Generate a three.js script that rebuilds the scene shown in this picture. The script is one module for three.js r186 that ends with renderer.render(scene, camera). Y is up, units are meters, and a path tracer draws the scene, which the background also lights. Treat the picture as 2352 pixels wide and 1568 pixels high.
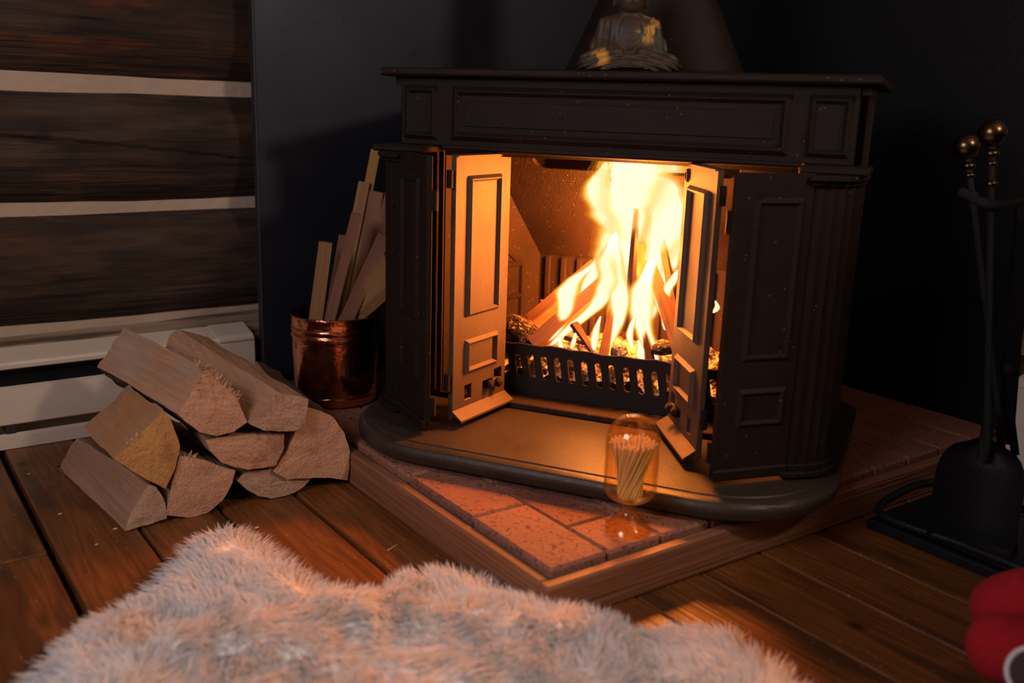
import * as THREE from 'three';
import { ConvexGeometry } from 'three/addons/geometries/ConvexGeometry.js';
import { mergeGeometries, mergeVertices, toCreasedNormals } from 'three/addons/utils/BufferGeometryUtils.js';
import { MarchingCubes } from 'three/addons/objects/MarchingCubes.js';
import { RectAreaLightUniformsLib } from 'three/addons/lights/RectAreaLightUniformsLib.js';

// ---------------------------------------------------------------- camera, sky, lights, exposure
const scene = new THREE.Scene();
const DEG = Math.PI / 180, V3 = (x, y, z) => new THREE.Vector3(x, y, z);
const camera = new THREE.PerspectiveCamera(39.38, 2352 / 1568, 0.05, 60);
camera.position.set(0, 0.68, 0);
camera.rotation.set(-13.842 * DEG, -35.696 * DEG, 1.83 * DEG, 'YXZ');
camera.focus = 1.72;
camera.userData.fStop = 2.1;
camera.updateMatrixWorld(true);
const renderer = new THREE.WebGLRenderer();
renderer.toneMapping = THREE.LinearToneMapping;
renderer.toneMappingExposure = 1.0;
renderer.shadowMap.enabled = true;
RectAreaLightUniformsLib.init();
const LIT = { fire: 1.4, lamp: 4.2, sky: 0.4, window: 8.6 };
scene.background = new THREE.Color(0.42 * LIT.sky, 0.55 * LIT.sky, 0.85 * LIT.sky);   // the dusk sky, seen by the room through its high window only
const dusk = new THREE.RectAreaLight(new THREE.Color(0.98, 0.89, 0.96), LIT.window, 0.8, 0.7);  // daylight entering at the window opening
dusk.position.set(-0.93, 1.35, -0.55); dusk.lookAt(0.5, 0.75, -0.65);
scene.add(dusk);

// ---------------------------------------------------------------- helpers
let seed = 20241;
const rnd = () => { seed = (seed * 1664525 + 1013904223) >>> 0; return seed / 4294967296; };
const rr = (a, b) => a + (b - a) * rnd();
const hash3 = (x, y, z) => { let h = (x * 374761393 + y * 668265263 + z * 2147483647 ^ 0x9e3779b9) | 0; h = Math.imul(h ^ (h >>> 13), 1274126177); h = Math.imul(h ^ (h >>> 15), 2246822519); return ((h ^ (h >>> 16)) >>> 0) / 4294967296; };
const sm = t => t * t * (3 - 2 * t), mix = (a, b, t) => a + (b - a) * t, clamp = (x, a = 0, b = 1) => Math.min(b, Math.max(a, x));
const step01 = (a, b, x) => sm(clamp((x - a) / (b - a)));
function noise3(x, y, z) {
  const X = Math.floor(x), Y = Math.floor(y), Z = Math.floor(z), u = sm(x - X), v = sm(y - Y), w = sm(z - Z);
  const c = (i, j, k) => hash3(X + i, Y + j, Z + k);
  return mix(mix(mix(c(0, 0, 0), c(1, 0, 0), u), mix(c(0, 1, 0), c(1, 1, 0), u), v), mix(mix(c(0, 0, 1), c(1, 0, 1), u), mix(c(0, 1, 1), c(1, 1, 1), u), v), w);
}
const fbm3 = (x, y, z, o = 4) => { let s = 0, a = 0.5, n = 0; for (let i = 0; i < o; i++) { s += a * noise3(x, y, z); n += a; a *= 0.5; x *= 2.03; y *= 2.01; z *= 2.02; } return s / n; };
const mod = (a, n) => ((a % n) + n) % n;
function tnoise(x, y, px, py, s) {   // noise that repeats every px, py cells
  const X = Math.floor(x), Y = Math.floor(y), u = sm(x - X), v = sm(y - Y), c = (i, j) => hash3(mod(X + i, px), mod(Y + j, py), s);
  return mix(mix(c(0, 0), c(1, 0), u), mix(c(0, 1), c(1, 1), u), v);
}
const tfbm = (u, v, fx, fy, s, o = 4) => { let t = 0, a = 0.5, n = 0; for (let i = 0; i < o; i++) { t += a * tnoise(u * fx, v * fy, fx, fy, s + i); n += a; a *= 0.55; fx *= 2; fy *= 2; } return t / n; };
function tex(w, h, sizeU, sizeV, fn, color = true) {
  const d = new Uint8Array(w * h * 4);
  for (let j = 0; j < h; j++) for (let i = 0; i < w; i++) {
    const c = fn((i + 0.5) / w, (j + 0.5) / h), o = (j * w + i) * 4;
    if (typeof c === 'number') d[o] = d[o + 1] = d[o + 2] = clamp(c) * 255; else for (let k = 0; k < 3; k++) d[o + k] = clamp(c[k]) * 255;
    d[o + 3] = 255;
  }
  const t = new THREE.DataTexture(d, w, h, THREE.RGBAFormat);
  t.wrapS = t.wrapT = THREE.RepeatWrapping; t.magFilter = THREE.LinearFilter; t.minFilter = THREE.LinearMipmapLinearFilter; t.generateMipmaps = true;
  t.repeat.set(1 / sizeU, 1 / sizeV);
  if (color) t.colorSpace = THREE.SRGBColorSpace;
  t.needsUpdate = true;
  return t;
}
const lerp3 = (a, b, t) => [mix(a[0], b[0], t), mix(a[1], b[1], t), mix(a[2], b[2], t)];
const px = (r, g, b) => [r / 255, g / 255, b / 255];
const std = (o) => new THREE.MeshStandardMaterial(o), phys = (o) => new THREE.MeshPhysicalMaterial(o);
const rgb = (r, g, b) => new THREE.Color().setRGB(r, g, b);

// names and labels
const taken = new Map();
function numbered(name) { const n = taken.get(name) ?? 0; taken.set(name, n + 1); return n ? `${name}_${String(n).padStart(3, '0')}` : name; }
const lit = o => { o.castShadow = o.receiveShadow = true; return o; };
function tag(o, label, category, group, kind) { o.userData.label = label; o.userData.category = category; if (group) o.userData.group = group; if (kind) o.userData.kind = kind; return o; }
function thing(name, label, category, pos = [0, 0, 0], turn = 0, group) {
  const g = new THREE.Group(); g.name = numbered(name); g.position.set(...pos); g.rotation.y = turn; scene.add(g); return tag(g, label, category, group);
}
function part(name, geo, mat, parent, pos, rot) {
  const m = lit(new THREE.Mesh(geo, mat)); m.name = parent === scene ? numbered(name) : name; if (pos) m.position.set(...pos); if (rot) m.rotation.set(...rot); parent.add(m); return m;
}
const single = (name, geo, mat, label, category, group) => tag(part(name, geo, mat, scene), label, category, group);
function struct(name, geo, mat, label, pos) { const m = part(name, geo, mat, scene, pos); m.userData.kind = 'structure'; m.userData.label = label; m.userData.category = name.split('_')[0]; return m; }

// geometry: every piece gets uv in metres, u across and v along the grain axis
function boxUV(geo, grain = 'z', off = 0) {
  const g = geo.index ? geo.toNonIndexed() : geo; if (!g.attributes.normal) g.computeVertexNormals();
  const p = g.attributes.position, n = p.count, uv = new Float32Array(n * 2), a = V3(), b = V3(), c = V3(), gi = 'xyz'.indexOf(grain);
  for (let i = 0; i < n; i += 3) {
    a.fromBufferAttribute(p, i); b.fromBufferAttribute(p, i + 1).sub(a); c.fromBufferAttribute(p, i + 2).sub(a); b.cross(c);
    const m = [Math.abs(b.x), Math.abs(b.y), Math.abs(b.z)], k = m[0] >= m[1] && m[0] >= m[2] ? 0 : m[1] >= m[2] ? 1 : 2;
    const rest = [0, 1, 2].filter(q => q !== k), vi = rest.includes(gi) ? gi : rest[1], ui = rest[0] === vi ? rest[1] : rest[0];
    for (let j = 0; j < 3; j++) { const q = [p.getX(i + j), p.getY(i + j), p.getZ(i + j)]; uv[(i + j) * 2] = q[ui] + off; uv[(i + j) * 2 + 1] = q[vi] + off * 1.7; }
  }
  g.setAttribute('uv', new THREE.BufferAttribute(uv, 2));
  return g;
}
const cbCache = new Map();
function chamfer(w, h, d, c = 0.002, grain = 'z', off = 0) {      // box with cut edges, base at y = 0 is not assumed: centred
  const key = [w, h, d, c, grain, off].map(x => typeof x === 'number' ? x.toFixed(5) : x).join();
  if (!cbCache.has(key)) {
    const pts = [];
    for (const sx of [-1, 1]) for (const sy of [-1, 1]) for (const sz of [-1, 1]) {
      const X = w / 2, Y = h / 2, Z = d / 2;
      pts.push(V3(sx * X, sy * (Y - c), sz * (Z - c)), V3(sx * (X - c), sy * Y, sz * (Z - c)), V3(sx * (X - c), sy * (Y - c), sz * Z));
    }
    cbCache.set(key, boxUV(new ConvexGeometry(pts), grain, off));
  }
  return cbCache.get(key);
}
const at = (geo, x, y, z) => geo.clone().translate(x, y, z);
const box3 = (x0, x1, y0, y1, z0, z1, c = 0.001, grain = 'z', off = 0) => at(chamfer(x1 - x0, y1 - y0, z1 - z0, Math.min(c, (x1 - x0) / 3, (y1 - y0) / 3, (z1 - z0) / 3), grain, off), (x0 + x1) / 2, (y0 + y1) / 2, (z0 + z1) / 2);
function merge(list, grain) { return boxUV(mergeGeometries(list.map(g => { const h = g.index ? g.toNonIndexed() : g.clone(); for (const k of Object.keys(h.attributes)) if (!['position', 'normal'].includes(k)) h.deleteAttribute(k); return h; })), grain ?? 'y'); }
function tris(list, grain = 'y') { const g = new THREE.BufferGeometry(); g.setAttribute('position', new THREE.Float32BufferAttribute(list.flat(2), 3)); g.computeVertexNormals(); return boxUV(g, grain); }
const quad = (a, b, c, d) => [a, b, c, a, c, d];
// raised moulding round a rectangle in the xy plane, standing out along +z
function ridge(x0, x1, y0, y1, w, h, z = 0) {
  const r = (k, e) => [[x0 + k, y0 + k, z + e], [x1 - k, y0 + k, z + e], [x1 - k, y1 - k, z + e], [x0 + k, y1 - k, z + e]], L = [r(0, 0), r(w * 0.5, h), r(w * 0.62, h), r(w, 0)], t = [];
  for (let q = 0; q < 3; q++) for (let i = 0; i < 4; i++) { const j = (i + 1) % 4; t.push(...quad(L[q][i], L[q][j], L[q + 1][j], L[q + 1][i])); }
  return tris(t);
}
// a plan outline (x, z pairs) raised from y0 to y1
function prism(plan, y0, y1, bevel = 0, seg = 1) {
  const s = new THREE.Shape(plan.map(([x, z]) => new THREE.Vector2(x, -z)));
  const g = new THREE.ExtrudeGeometry(s, { depth: y1 - y0 - 2 * bevel, bevelEnabled: bevel > 0, bevelSize: bevel, bevelThickness: bevel, bevelOffset: -bevel, bevelSegments: seg, curveSegments: 8 });
  g.rotateX(-Math.PI / 2); g.translate(0, y0 + bevel, 0);
  return boxUV(g, 'y');
}
function slab(a, b, y0, y1, t) {      // upright plate between two plan points
  const dx = b[0] - a[0], dz = b[1] - a[1], l = Math.hypot(dx, dz), nx = -dz / l * t / 2, nz = dx / l * t / 2;
  return prism([[a[0] + nx, a[1] + nz], [b[0] + nx, b[1] + nz], [b[0] - nx, b[1] - nz], [a[0] - nx, a[1] - nz]], y0, y1, Math.min(0.0015, t / 4));
}
const lathe = (pts, n = 40) => new THREE.LatheGeometry(pts.map(p => new THREE.Vector2(p[0], p[1])), n);
function tube(points, radius, seg = 24, rad = 8) { return new THREE.TubeGeometry(new THREE.CatmullRomCurve3(points.map(p => p.isVector3 ? p : V3(...p))), seg, radius, rad, false); }
// a bar of rectangular section between two points
function bar(a, b, w, t, spin = 0, taper = 1) {
  const g = new THREE.BoxGeometry(w, 1, t, 1, 6, 1), p = g.attributes.position, L = a.distanceTo(b);
  for (let i = 0; i < p.count; i++) { const k = mix(1, taper, p.getY(i) + 0.5); p.setX(i, p.getX(i) * k); p.setZ(i, p.getZ(i) * k); p.setY(i, (p.getY(i) + 0.5) * L); }
  const n = boxUV(g, 'y', rnd() * 3); n.computeVertexNormals();
  n.rotateY(spin); n.applyQuaternion(new THREE.Quaternion().setFromUnitVectors(V3(0, 1, 0), b.clone().sub(a).normalize())); n.translate(a.x, a.y, a.z);
  return n;
}
// distance field to mesh
function fieldMesh(fn, c, half, res) {
  const mc = new MarchingCubes(res, std({}), false, false, 400000), n = mc.size ?? res, hs = mc.halfsize ?? res / 2;
  mc.isolation = 0;
  for (let k = 0; k < n; k++) for (let j = 0; j < n; j++) for (let i = 0; i < n; i++) mc.field[i + j * n + k * n * n] = -fn(c[0] + (i - hs) / hs * half, c[1] + (j - hs) / hs * half, c[2] + (k - hs) / hs * half) / half;
  mc.update();
  const g = new THREE.BufferGeometry(), q = mc.positionArray.slice(0, mc.count * 3);
  for (let i = 0; i < q.length; i++) q[i] = q[i] * half + c[i % 3];
  g.setAttribute('position', new THREE.BufferAttribute(q, 3));
  const m = mergeVertices(g, 1e-5); m.computeVertexNormals(); return m;
}
const smin = (a, b, k) => { const h = Math.max(k - Math.abs(a - b), 0) / k; return Math.min(a, b) - h * h * k * 0.25; };
function capsule(x, y, z, a, b, r1, r2) { const bx = b[0] - a[0], by = b[1] - a[1], bz = b[2] - a[2], t = clamp(((x - a[0]) * bx + (y - a[1]) * by + (z - a[2]) * bz) / (bx * bx + by * by + bz * bz)); return Math.hypot(x - a[0] - bx * t, y - a[1] - by * t, z - a[2] - bz * t) - mix(r1, r2, t); }
const ellipsoid = (x, y, z, c, r) => { const k = Math.hypot((x - c[0]) / r[0], (y - c[1]) / r[1], (z - c[2]) / r[2]); return (k - 1) * Math.min(...r); };

// a photo pixel gives a direction; where it lands comes from the plane of the thing it touches
const FPX = 784 / Math.tan(39.38 / 2 * DEG);
const ray = (x, y) => V3((x - 1176) / FPX, -(y - 784) / FPX, -1).applyQuaternion(camera.quaternion);
const hit = (x, y, n, d) => { const r = ray(x, y); return camera.position.clone().addScaledVector(r, (d - n.dot(camera.position)) / n.dot(r)); };
const onY = (x, y, h = 0) => hit(x, y, V3(0, 1, 0), h), onZ = (x, y, z) => hit(x, y, V3(0, 0, 1), z), onX = (x, y, X) => hit(x, y, V3(1, 0, 0), X);
const FWD = V3(0, 0, -1).applyQuaternion(camera.quaternion);
const beside = (x, y, p) => hit(x, y, FWD, FWD.dot(p));       // as far away as the point p
// stove axes: x along its front, z towards the room
const STOVE_TURN = -58.233 * DEG, SX = V3(Math.cos(STOVE_TURN), 0, -Math.sin(STOVE_TURN)), SZ = V3(Math.sin(STOVE_TURN), 0, Math.cos(STOVE_TURN)), S0 = -0.497, D0 = -1.65761;
const stove = (x, y, z) => SX.clone().multiplyScalar(x + S0).addScaledVector(SZ, z + D0).setY(y);
const onStove = (x, y, z) => hit(x, y, SZ, D0 + z);            // on the stove's front plane moved by z
const toStove = p => [p.dot(SX) - S0, p.y, p.dot(SZ) - D0];

// ---------------------------------------------------------------- materials
const grainTex = (dark, light, s, su = 0.25, sv = 1.0) => tex(256, 512, su, sv, (u, v) => {
  const w = tfbm(u, v, 6, 2, s, 3), f = tfbm(u + 0.02 * w, v, 64, 4, s + 11, 3), line = 0.5 + 0.5 * Math.sin((u * 14 + w * 5) * 6.283), k = clamp(0.15 + 0.45 * f + 0.28 * w + 0.2 * line);
  return lerp3(dark, light, k);
});
const M = {};
M.plank = [0, 1, 2].map(i => std({ map: tex(256, 1024, 0.2, 1.6, (u, v) => {
  const w = tfbm(u, v, 4, 3, 40 + i * 9, 4), f = tfbm(u, v, 70, 8, 47 + i * 9, 3), ring = 0.5 + 0.5 * Math.sin((u * 9 + w * 7) * 6.283);
  let k = clamp(0.1 + 0.35 * f + 0.35 * w + 0.25 * ring); const stain = step01(0.55, 0.75, tfbm(u, v, 3, 5, 71 + i, 4));
  let c = lerp3(px(72, 41, 18), px(142, 86, 40), k); c = lerp3(c, px(56, 36, 21), stain * 0.6);
  const kx = u - 0.35 - 0.2 * i, ky = (v - 0.3 - 0.2 * i) * 6, kn = Math.hypot(kx, ky) * 14; if (kn < 1) c = lerp3(px(52, 28, 14), c, sm(kn));
  if (hash3(Math.floor(u * 128), Math.floor(v * 512), 5 + i) > 0.9985) c = px(190, 140, 90);
  return c;
}), roughness: 0.52, roughnessMap: tex(256, 256, 0.3, 0.8, (u, v) => 0.65 + 0.35 * tfbm(u, v, 8, 8, 81, 4), false), bumpMap: tex(128, 512, 0.2, 1.6, (u, v) => tfbm(u, v, 50, 8, 61 + i, 3), false), bumpScale: 0.0012 }));
M.subfloor = std({ color: rgb(0.02, 0.014, 0.01), roughness: 0.95 });
M.log = [0, 1, 2].map(i => std({ map: tex(1024, 256, 1.3, 0.45, (u, v) => {
  const f = tfbm(u, v, 12, 34, 100 + i * 20, 5), w = tfbm(u, v, 9, 7, 104 + i * 20, 5), r = step01(0.45, 0.75, tfbm(u, v, 14, 22, 108 + i * 20, 4)), gry = step01(0.5, 0.8, tfbm(u, v, 5, 9, 112 + i * 20, 4));
  let c = lerp3(px(23, 16, 12), px(78, 55, 36), clamp(f * 0.8 + w * 0.5 - 0.22)); c = lerp3(c, i === 0 ? px(98, 50, 22) : px(86, 60, 34), r * (i === 0 ? 0.7 : 0.55)); c = lerp3(c, px(78, 70, 60), gry * 0.6);
  return c;
}), roughness: 0.85, bumpMap: tex(512, 256, 1.3, 0.45, (u, v) => 0.7 * tfbm(u, v, 8, 60, 131 + i, 4) + 0.3 * tfbm(u, v, 20, 20, 135 + i, 3), false), bumpScale: 0.008 }));
M.greyLog = std({ map: tex(1024, 256, 1.3, 0.45, (u, v) => { const f = tfbm(u, v, 6, 40, 150, 4), s = step01(0.5, 0.7, tfbm(u, v, 5, 30, 155, 4)); return lerp3(lerp3(px(118, 100, 80), px(160, 140, 116), f), px(64, 50, 38), s * 0.75); }), roughness: 0.9, bumpMap: M.log[1].bumpMap, bumpScale: 0.006 });
M.chink = std({ map: tex(256, 256, 0.5, 0.5, (u, v) => { const k = tfbm(u, v, 8, 8, 160, 5); return lerp3(px(178, 158, 138), px(196, 176, 154), k); }), roughness: 0.92, bumpMap: tex(256, 256, 0.3, 0.3, (u, v) => tfbm(u, v, 12, 12, 166, 4), false), bumpScale: 0.003 });
M.plaster = std({ color: rgb(0.3, 0.22, 0.16), roughness: 0.95 });
M.shield = std({ map: tex(512, 512, 0.9, 0.9, (u, v) => { const k = tfbm(u, v, 5, 6, 170, 5), s = step01(0.76, 0.84, tfbm(u, v, 44, 38, 176, 3)); return lerp3(lerp3(px(52, 57, 68), px(68, 73, 85), k), px(40, 42, 49), s * 0.4); }), metalness: 0.75, roughness: 0.55, roughnessMap: tex(256, 256, 0.6, 0.6, (u, v) => 0.75 + 0.25 * tfbm(u, v, 9, 9, 180, 4), false) });
M.edgeSteel = std({ color: rgb(0.05, 0.053, 0.06), metalness: 0.6, roughness: 0.6 });
M.frameWood = std({ map: grainTex(px(92, 58, 40), px(158, 110, 78), 200, 0.16, 0.9), roughness: 0.6, bumpMap: tex(128, 512, 0.16, 0.9, (u, v) => tfbm(u, v, 40, 4, 210, 3), false), bumpScale: 0.0015 });
M.brick = [0, 1, 2].map(i => std({ map: tex(256, 256, 0.16, 0.16, (u, v) => {
  const k = tfbm(u, v, 6, 6, 220 + i * 8, 5), g = tfbm(u, v, 60, 60, 224 + i * 8, 2), sp = step01(0.68, 0.76, tfbm(u, v, 34, 34, 226 + i * 8, 2));
  let c = lerp3([px(126, 84, 66), px(118, 76, 60), px(134, 90, 70)][i], [px(154, 108, 86), px(146, 98, 78), px(162, 114, 90)][i], clamp(k * 0.6 + g * 0.4)); return lerp3(c, px(80, 48, 40), sp * 0.8);
}), roughness: 0.85, bumpMap: tex(256, 256, 0.16, 0.16, (u, v) => 0.6 * tfbm(u, v, 50, 50, 240, 3) + 0.4 * tfbm(u, v, 12, 12, 244, 3), false), bumpScale: 0.003 }));
M.mortar = std({ color: rgb(0.05, 0.032, 0.028), roughness: 0.95 });
const ironBump = tex(256, 256, 0.12, 0.12, (u, v) => 0.6 * tfbm(u, v, 40, 40, 250, 3) + 0.4 * tfbm(u, v, 9, 9, 254, 3), false);
M.iron = phys({ specularIntensity: 0.35, map: tex(256, 256, 0.4, 0.4, (u, v) => { const k = tfbm(u, v, 9, 9, 258, 5), d = hash3(Math.floor(u * 256), Math.floor(v * 256), 77) > 0.9992 ? 1 : 0; return lerp3(lerp3(px(29, 20, 16), px(38, 27, 22), k), px(150, 140, 130), d); }), metalness: 0, roughness: 0.6, bumpMap: ironBump, bumpScale: 0.0006 });
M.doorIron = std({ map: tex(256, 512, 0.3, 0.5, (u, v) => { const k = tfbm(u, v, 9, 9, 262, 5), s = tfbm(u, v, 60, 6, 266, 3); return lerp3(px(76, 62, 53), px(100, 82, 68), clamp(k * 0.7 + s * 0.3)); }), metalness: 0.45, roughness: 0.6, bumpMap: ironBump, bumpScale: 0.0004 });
M.plateIron = phys({ specularIntensity: 0.7, map: tex(512, 512, 0.5, 0.5, (u, v) => { const k = tfbm(u, v, 7, 7, 268, 5), d = tfbm(u, v, 90, 90, 272, 2); return lerp3(px(48, 41, 36), px(70, 61, 52), clamp(k * 0.6 + d * 0.4)); }), metalness: 0.1, roughness: 0.5, roughnessMap: tex(256, 256, 0.4, 0.4, (u, v) => 0.7 + 0.3 * tfbm(u, v, 30, 30, 275, 4), false), bumpMap: ironBump, bumpScale: 0.0005 });
M.rust = std({ map: tex(512, 512, 0.4, 0.4, (u, v) => { const k = tfbm(u, v, 6, 6, 280, 5), s = step01(0.6, 0.75, tfbm(u, v, 20, 14, 285, 4)), d = hash3(Math.floor(u * 300), Math.floor(v * 300), 79) > 0.997 ? 1 : 0; let c = lerp3(px(37, 21, 13), px(53, 31, 18), k); c = lerp3(c, px(30, 20, 15), s * 0.5); return lerp3(c, px(176, 120, 80), d); }), metalness: 0.2, roughness: 0.8, bumpMap: ironBump, bumpScale: 0.001 });
M.grate = phys({ specularIntensity: 0.4, color: rgb(0.03, 0.024, 0.022), metalness: 0.2, roughness: 0.85, bumpMap: ironBump, bumpScale: 0.002 });
M.ash = std({ map: tex(512, 512, 0.22, 0.22, (u, v) => { const k = tfbm(u, v, 12, 12, 290, 5), s = step01(0.5, 0.62, tfbm(u, v, 18, 18, 296, 4)); return lerp3(lerp3(px(130, 112, 96), px(205, 186, 164), k), px(48, 34, 26), s * 0.7); }), roughness: 0.95, bumpMap: tex(256, 256, 0.1, 0.1, (u, v) => tfbm(u, v, 14, 14, 300, 4), false), bumpScale: 0.01,
  emissive: rgb(1, 0.26, 0.03), emissiveIntensity: 2.2, emissiveMap: tex(256, 256, 0.16, 0.16, (u, v) => { const k = step01(0.56, 0.74, tfbm(u, v, 9, 9, 306, 5)); return [k, k, k]; }, false) });
M.char = std({ map: tex(256, 256, 0.1, 0.1, (u, v) => { const c = tfbm(u, v, 10, 16, 310, 4), l = step01(0.55, 0.62, tfbm(u, v, 22, 22, 314, 3)); return lerp3(px(48, 36, 28), px(176, 148, 118), clamp(l * c * 1.6 + 0.15)); }), roughness: 0.9, bumpMap: tex(256, 256, 0.1, 0.1, (u, v) => Math.abs(tfbm(u, v, 12, 18, 318, 3) - 0.5) * 3, false), bumpScale: 0.012 });
M.burning = std({ map: grainTex(px(118, 74, 44), px(190, 134, 86), 330, 0.1, 0.4), roughness: 0.85 });
M.charStick = std({ map: grainTex(px(40, 22, 18), px(92, 54, 44), 342, 0.1, 0.3), roughness: 0.9 });
M.split = [0, 1, 2].map(i => std({ map: tex(256, 512, 0.2, 0.6, (u, v) => {
  const f = tfbm(u, v, 70, 5, 350 + i * 9, 3), w = tfbm(u, v, 4, 3, 354 + i * 9, 4), p = step01(0.5, 0.75, tfbm(u, v, 3, 4, 357 + i * 9, 4));
  return lerp3(lerp3([px(158, 116, 86), px(146, 104, 72), px(142, 104, 80)][i], [px(206, 160, 122), px(192, 146, 104), px(184, 142, 112)][i], clamp(0.5 * f + 0.6 * w - 0.05)), [px(160, 144, 130), px(170, 116, 66), px(132, 116, 104)][i], p * 0.55);
}), roughness: 0.85, bumpMap: tex(128, 512, 0.2, 0.6, (u, v) => 0.7 * tfbm(u, v, 60, 5, 380 + i, 3) + 0.3 * tfbm(u, v, 6, 8, 384, 3), false), bumpScale: 0.004 }));
M.end = [0, 1, 2].map(i => std({ map: tex(512, 512, 0.31, 0.31, (u, v) => {
  const f = tfbm(u, v, 200, 60, 390 + i * 7, 2), w = tfbm(u, v, 7, 7, 393 + i * 7, 5), g = tfbm(u, v, 130, 130, 395 + i, 2), ring = 0.5 + 0.5 * Math.sin((Math.hypot(u - 0.5, v + 0.2) * 36 + w * 3) * 6.283);
  return lerp3(lerp3([px(164, 118, 90), px(164, 114, 64), px(150, 116, 94)][i], [px(224, 178, 142), px(214, 162, 98), px(208, 174, 146)][i], clamp(0.35 * f + 0.35 * w + 0.25 * g + 0.14 * ring)), px(116, 84, 64), step01(0.55, 0.8, tfbm(u, v, 9, 6, 402 + i, 5)) * 0.4);
}), roughness: 0.95, bumpMap: tex(256, 256, 0.14, 0.14, (u, v) => 0.6 * tfbm(u, v, 70, 60, 410, 3) + 0.4 * tfbm(u, v, 12, 12, 414, 3), false), bumpScale: 0.0022 }));
M.bark = std({ map: tex(256, 256, 0.15, 0.3, (u, v) => { const k = tfbm(u, v, 10, 6, 420, 5); return lerp3(px(44, 30, 24), px(104, 78, 60), k * k * 1.6); }), roughness: 0.95, bumpMap: tex(256, 256, 0.15, 0.3, (u, v) => tfbm(u, v, 18, 8, 424, 4), false), bumpScale: 0.012 });
M.fibre = std({ color: rgb(0.62, 0.42, 0.24), roughness: 0.95 });
M.kindling = [0, 1, 2].map(i => std({ map: grainTex([px(118, 84, 52), px(108, 72, 54), px(138, 98, 50)][i], [px(176, 134, 90), px(160, 114, 90), px(196, 150, 84)][i], 430 + i * 5, 0.08, 0.5), roughness: 0.8 }));
M.copper = std({ color: rgb(0.72, 0.3, 0.16), metalness: 1, roughness: 0.2, roughnessMap: tex(256, 256, 0.15, 0.15, (u, v) => 0.6 + 0.4 * tfbm(u, v, 8, 10, 440, 4), false), bumpMap: tex(128, 128, 0.1, 0.1, (u, v) => tfbm(u, v, 7, 7, 444, 3), false), bumpScale: 0.0006 });
M.enamel = std({ map: tex(256, 256, 0.5, 0.5, (u, v) => { const k = tfbm(u, v, 8, 8, 450, 5); return lerp3(px(212, 198, 178), px(224, 210, 190), k); }), roughness: 0.45, metalness: 0 });
M.darkMetal = std({ color: rgb(0.05, 0.052, 0.06), metalness: 0.6, roughness: 0.5 });
M.blackIron = phys({ specularIntensity: 0.6, color: rgb(0.008, 0.0085, 0.0105), metalness: 0.1, roughness: 0.42, bumpMap: ironBump, bumpScale: 0.0006 });
M.brass = std({ color: rgb(0.12, 0.085, 0.045), metalness: 1, roughness: 0.25 });
M.red = std({ map: tex(256, 256, 0.1, 0.1, (u, v) => { const k = tfbm(u, v, 20, 20, 460, 4); return lerp3(px(150, 8, 22), px(180, 16, 32), k); }), roughness: 0.95 });
M.trimWhite = std({ color: rgb(0.68, 0.64, 0.62), roughness: 0.9 });
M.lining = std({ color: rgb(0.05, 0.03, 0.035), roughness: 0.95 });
M.amber = phys({ color: rgb(0.98, 0.9, 0.7), transmission: 1, thickness: 0, roughness: 0.02, ior: 1.5 });
M.amberFoot = phys({ color: rgb(0.97, 0.88, 0.66), transmission: 1, thickness: 0, roughness: 0.02, ior: 1.55 });
M.match = std({ color: rgb(0.8, 0.64, 0.42), roughness: 0.8 });
M.matchHead = std({ color: rgb(0.8, 0.56, 0.5), roughness: 0.7 });

// ---------------------------------------------------------------- the room
const ROOM = { x0: -0.95, z0: -2.2, z1: 3.4, top: 2.35, xr: 2.05, xa: 3.5, za: 0.5 };
const solid = (x0, x1, y0, y1, z0, z1) => box3(x0, x1, y0, y1, z0, z1, 0.001);
const floor = struct('floor', solid(ROOM.x0 - 0.2, ROOM.xa + 0.2, -0.14, -0.03, ROOM.z0 - 0.2, ROOM.z1 + 0.2), M.subfloor, 'wide amber varnished floorboards with dark gaps');
{ // floorboards, running along z
  const pitch = 0.1335, first = 0.215;
  for (let k = Math.floor((ROOM.x0 - first) / pitch); first + k * pitch < ROOM.xa; k++) {
    const gapL = k === 0 ? 0.013 : k === 3 || k === 2 ? 0.008 : k === 1 ? 0.006 : k > 3 ? 0.004 : 0.006, gapR = k + 1 === 0 ? 0.013 : k + 1 === 3 || k + 1 === 2 ? 0.008 : k + 1 === 1 ? 0.006 : k + 1 > 3 ? 0.004 : 0.006;
    const x0 = first + k * pitch + gapL / 2, x1 = first + (k + 1) * pitch - gapR / 2, joint = k === -1 ? onY(60, 1281, 0).z : mod(k * 1.37, 2.6) - 0.6;
    const w = x1 - x0, runs = x0 > ROOM.xr ? [[ROOM.za, ROOM.z1]] : [[ROOM.z0, joint - 0.0015], [joint + 0.0015, ROOM.z1]];
    for (const [a, b] of runs) if (b - a > 0.05) { const h = rr(-0.0012, 0.0008), b3 = part('floorboard', at(chamfer(w, 0.03, b - a, 0.0022, 'z', rnd() * 5), 0, 0, 0), M.plank[mod(k, 3)], floor, [(x0 + x1) / 2, -0.015 + h, (a + b) / 2]); b3.userData.label = 'amber varnished floorboard'; }
  }
}
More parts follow.
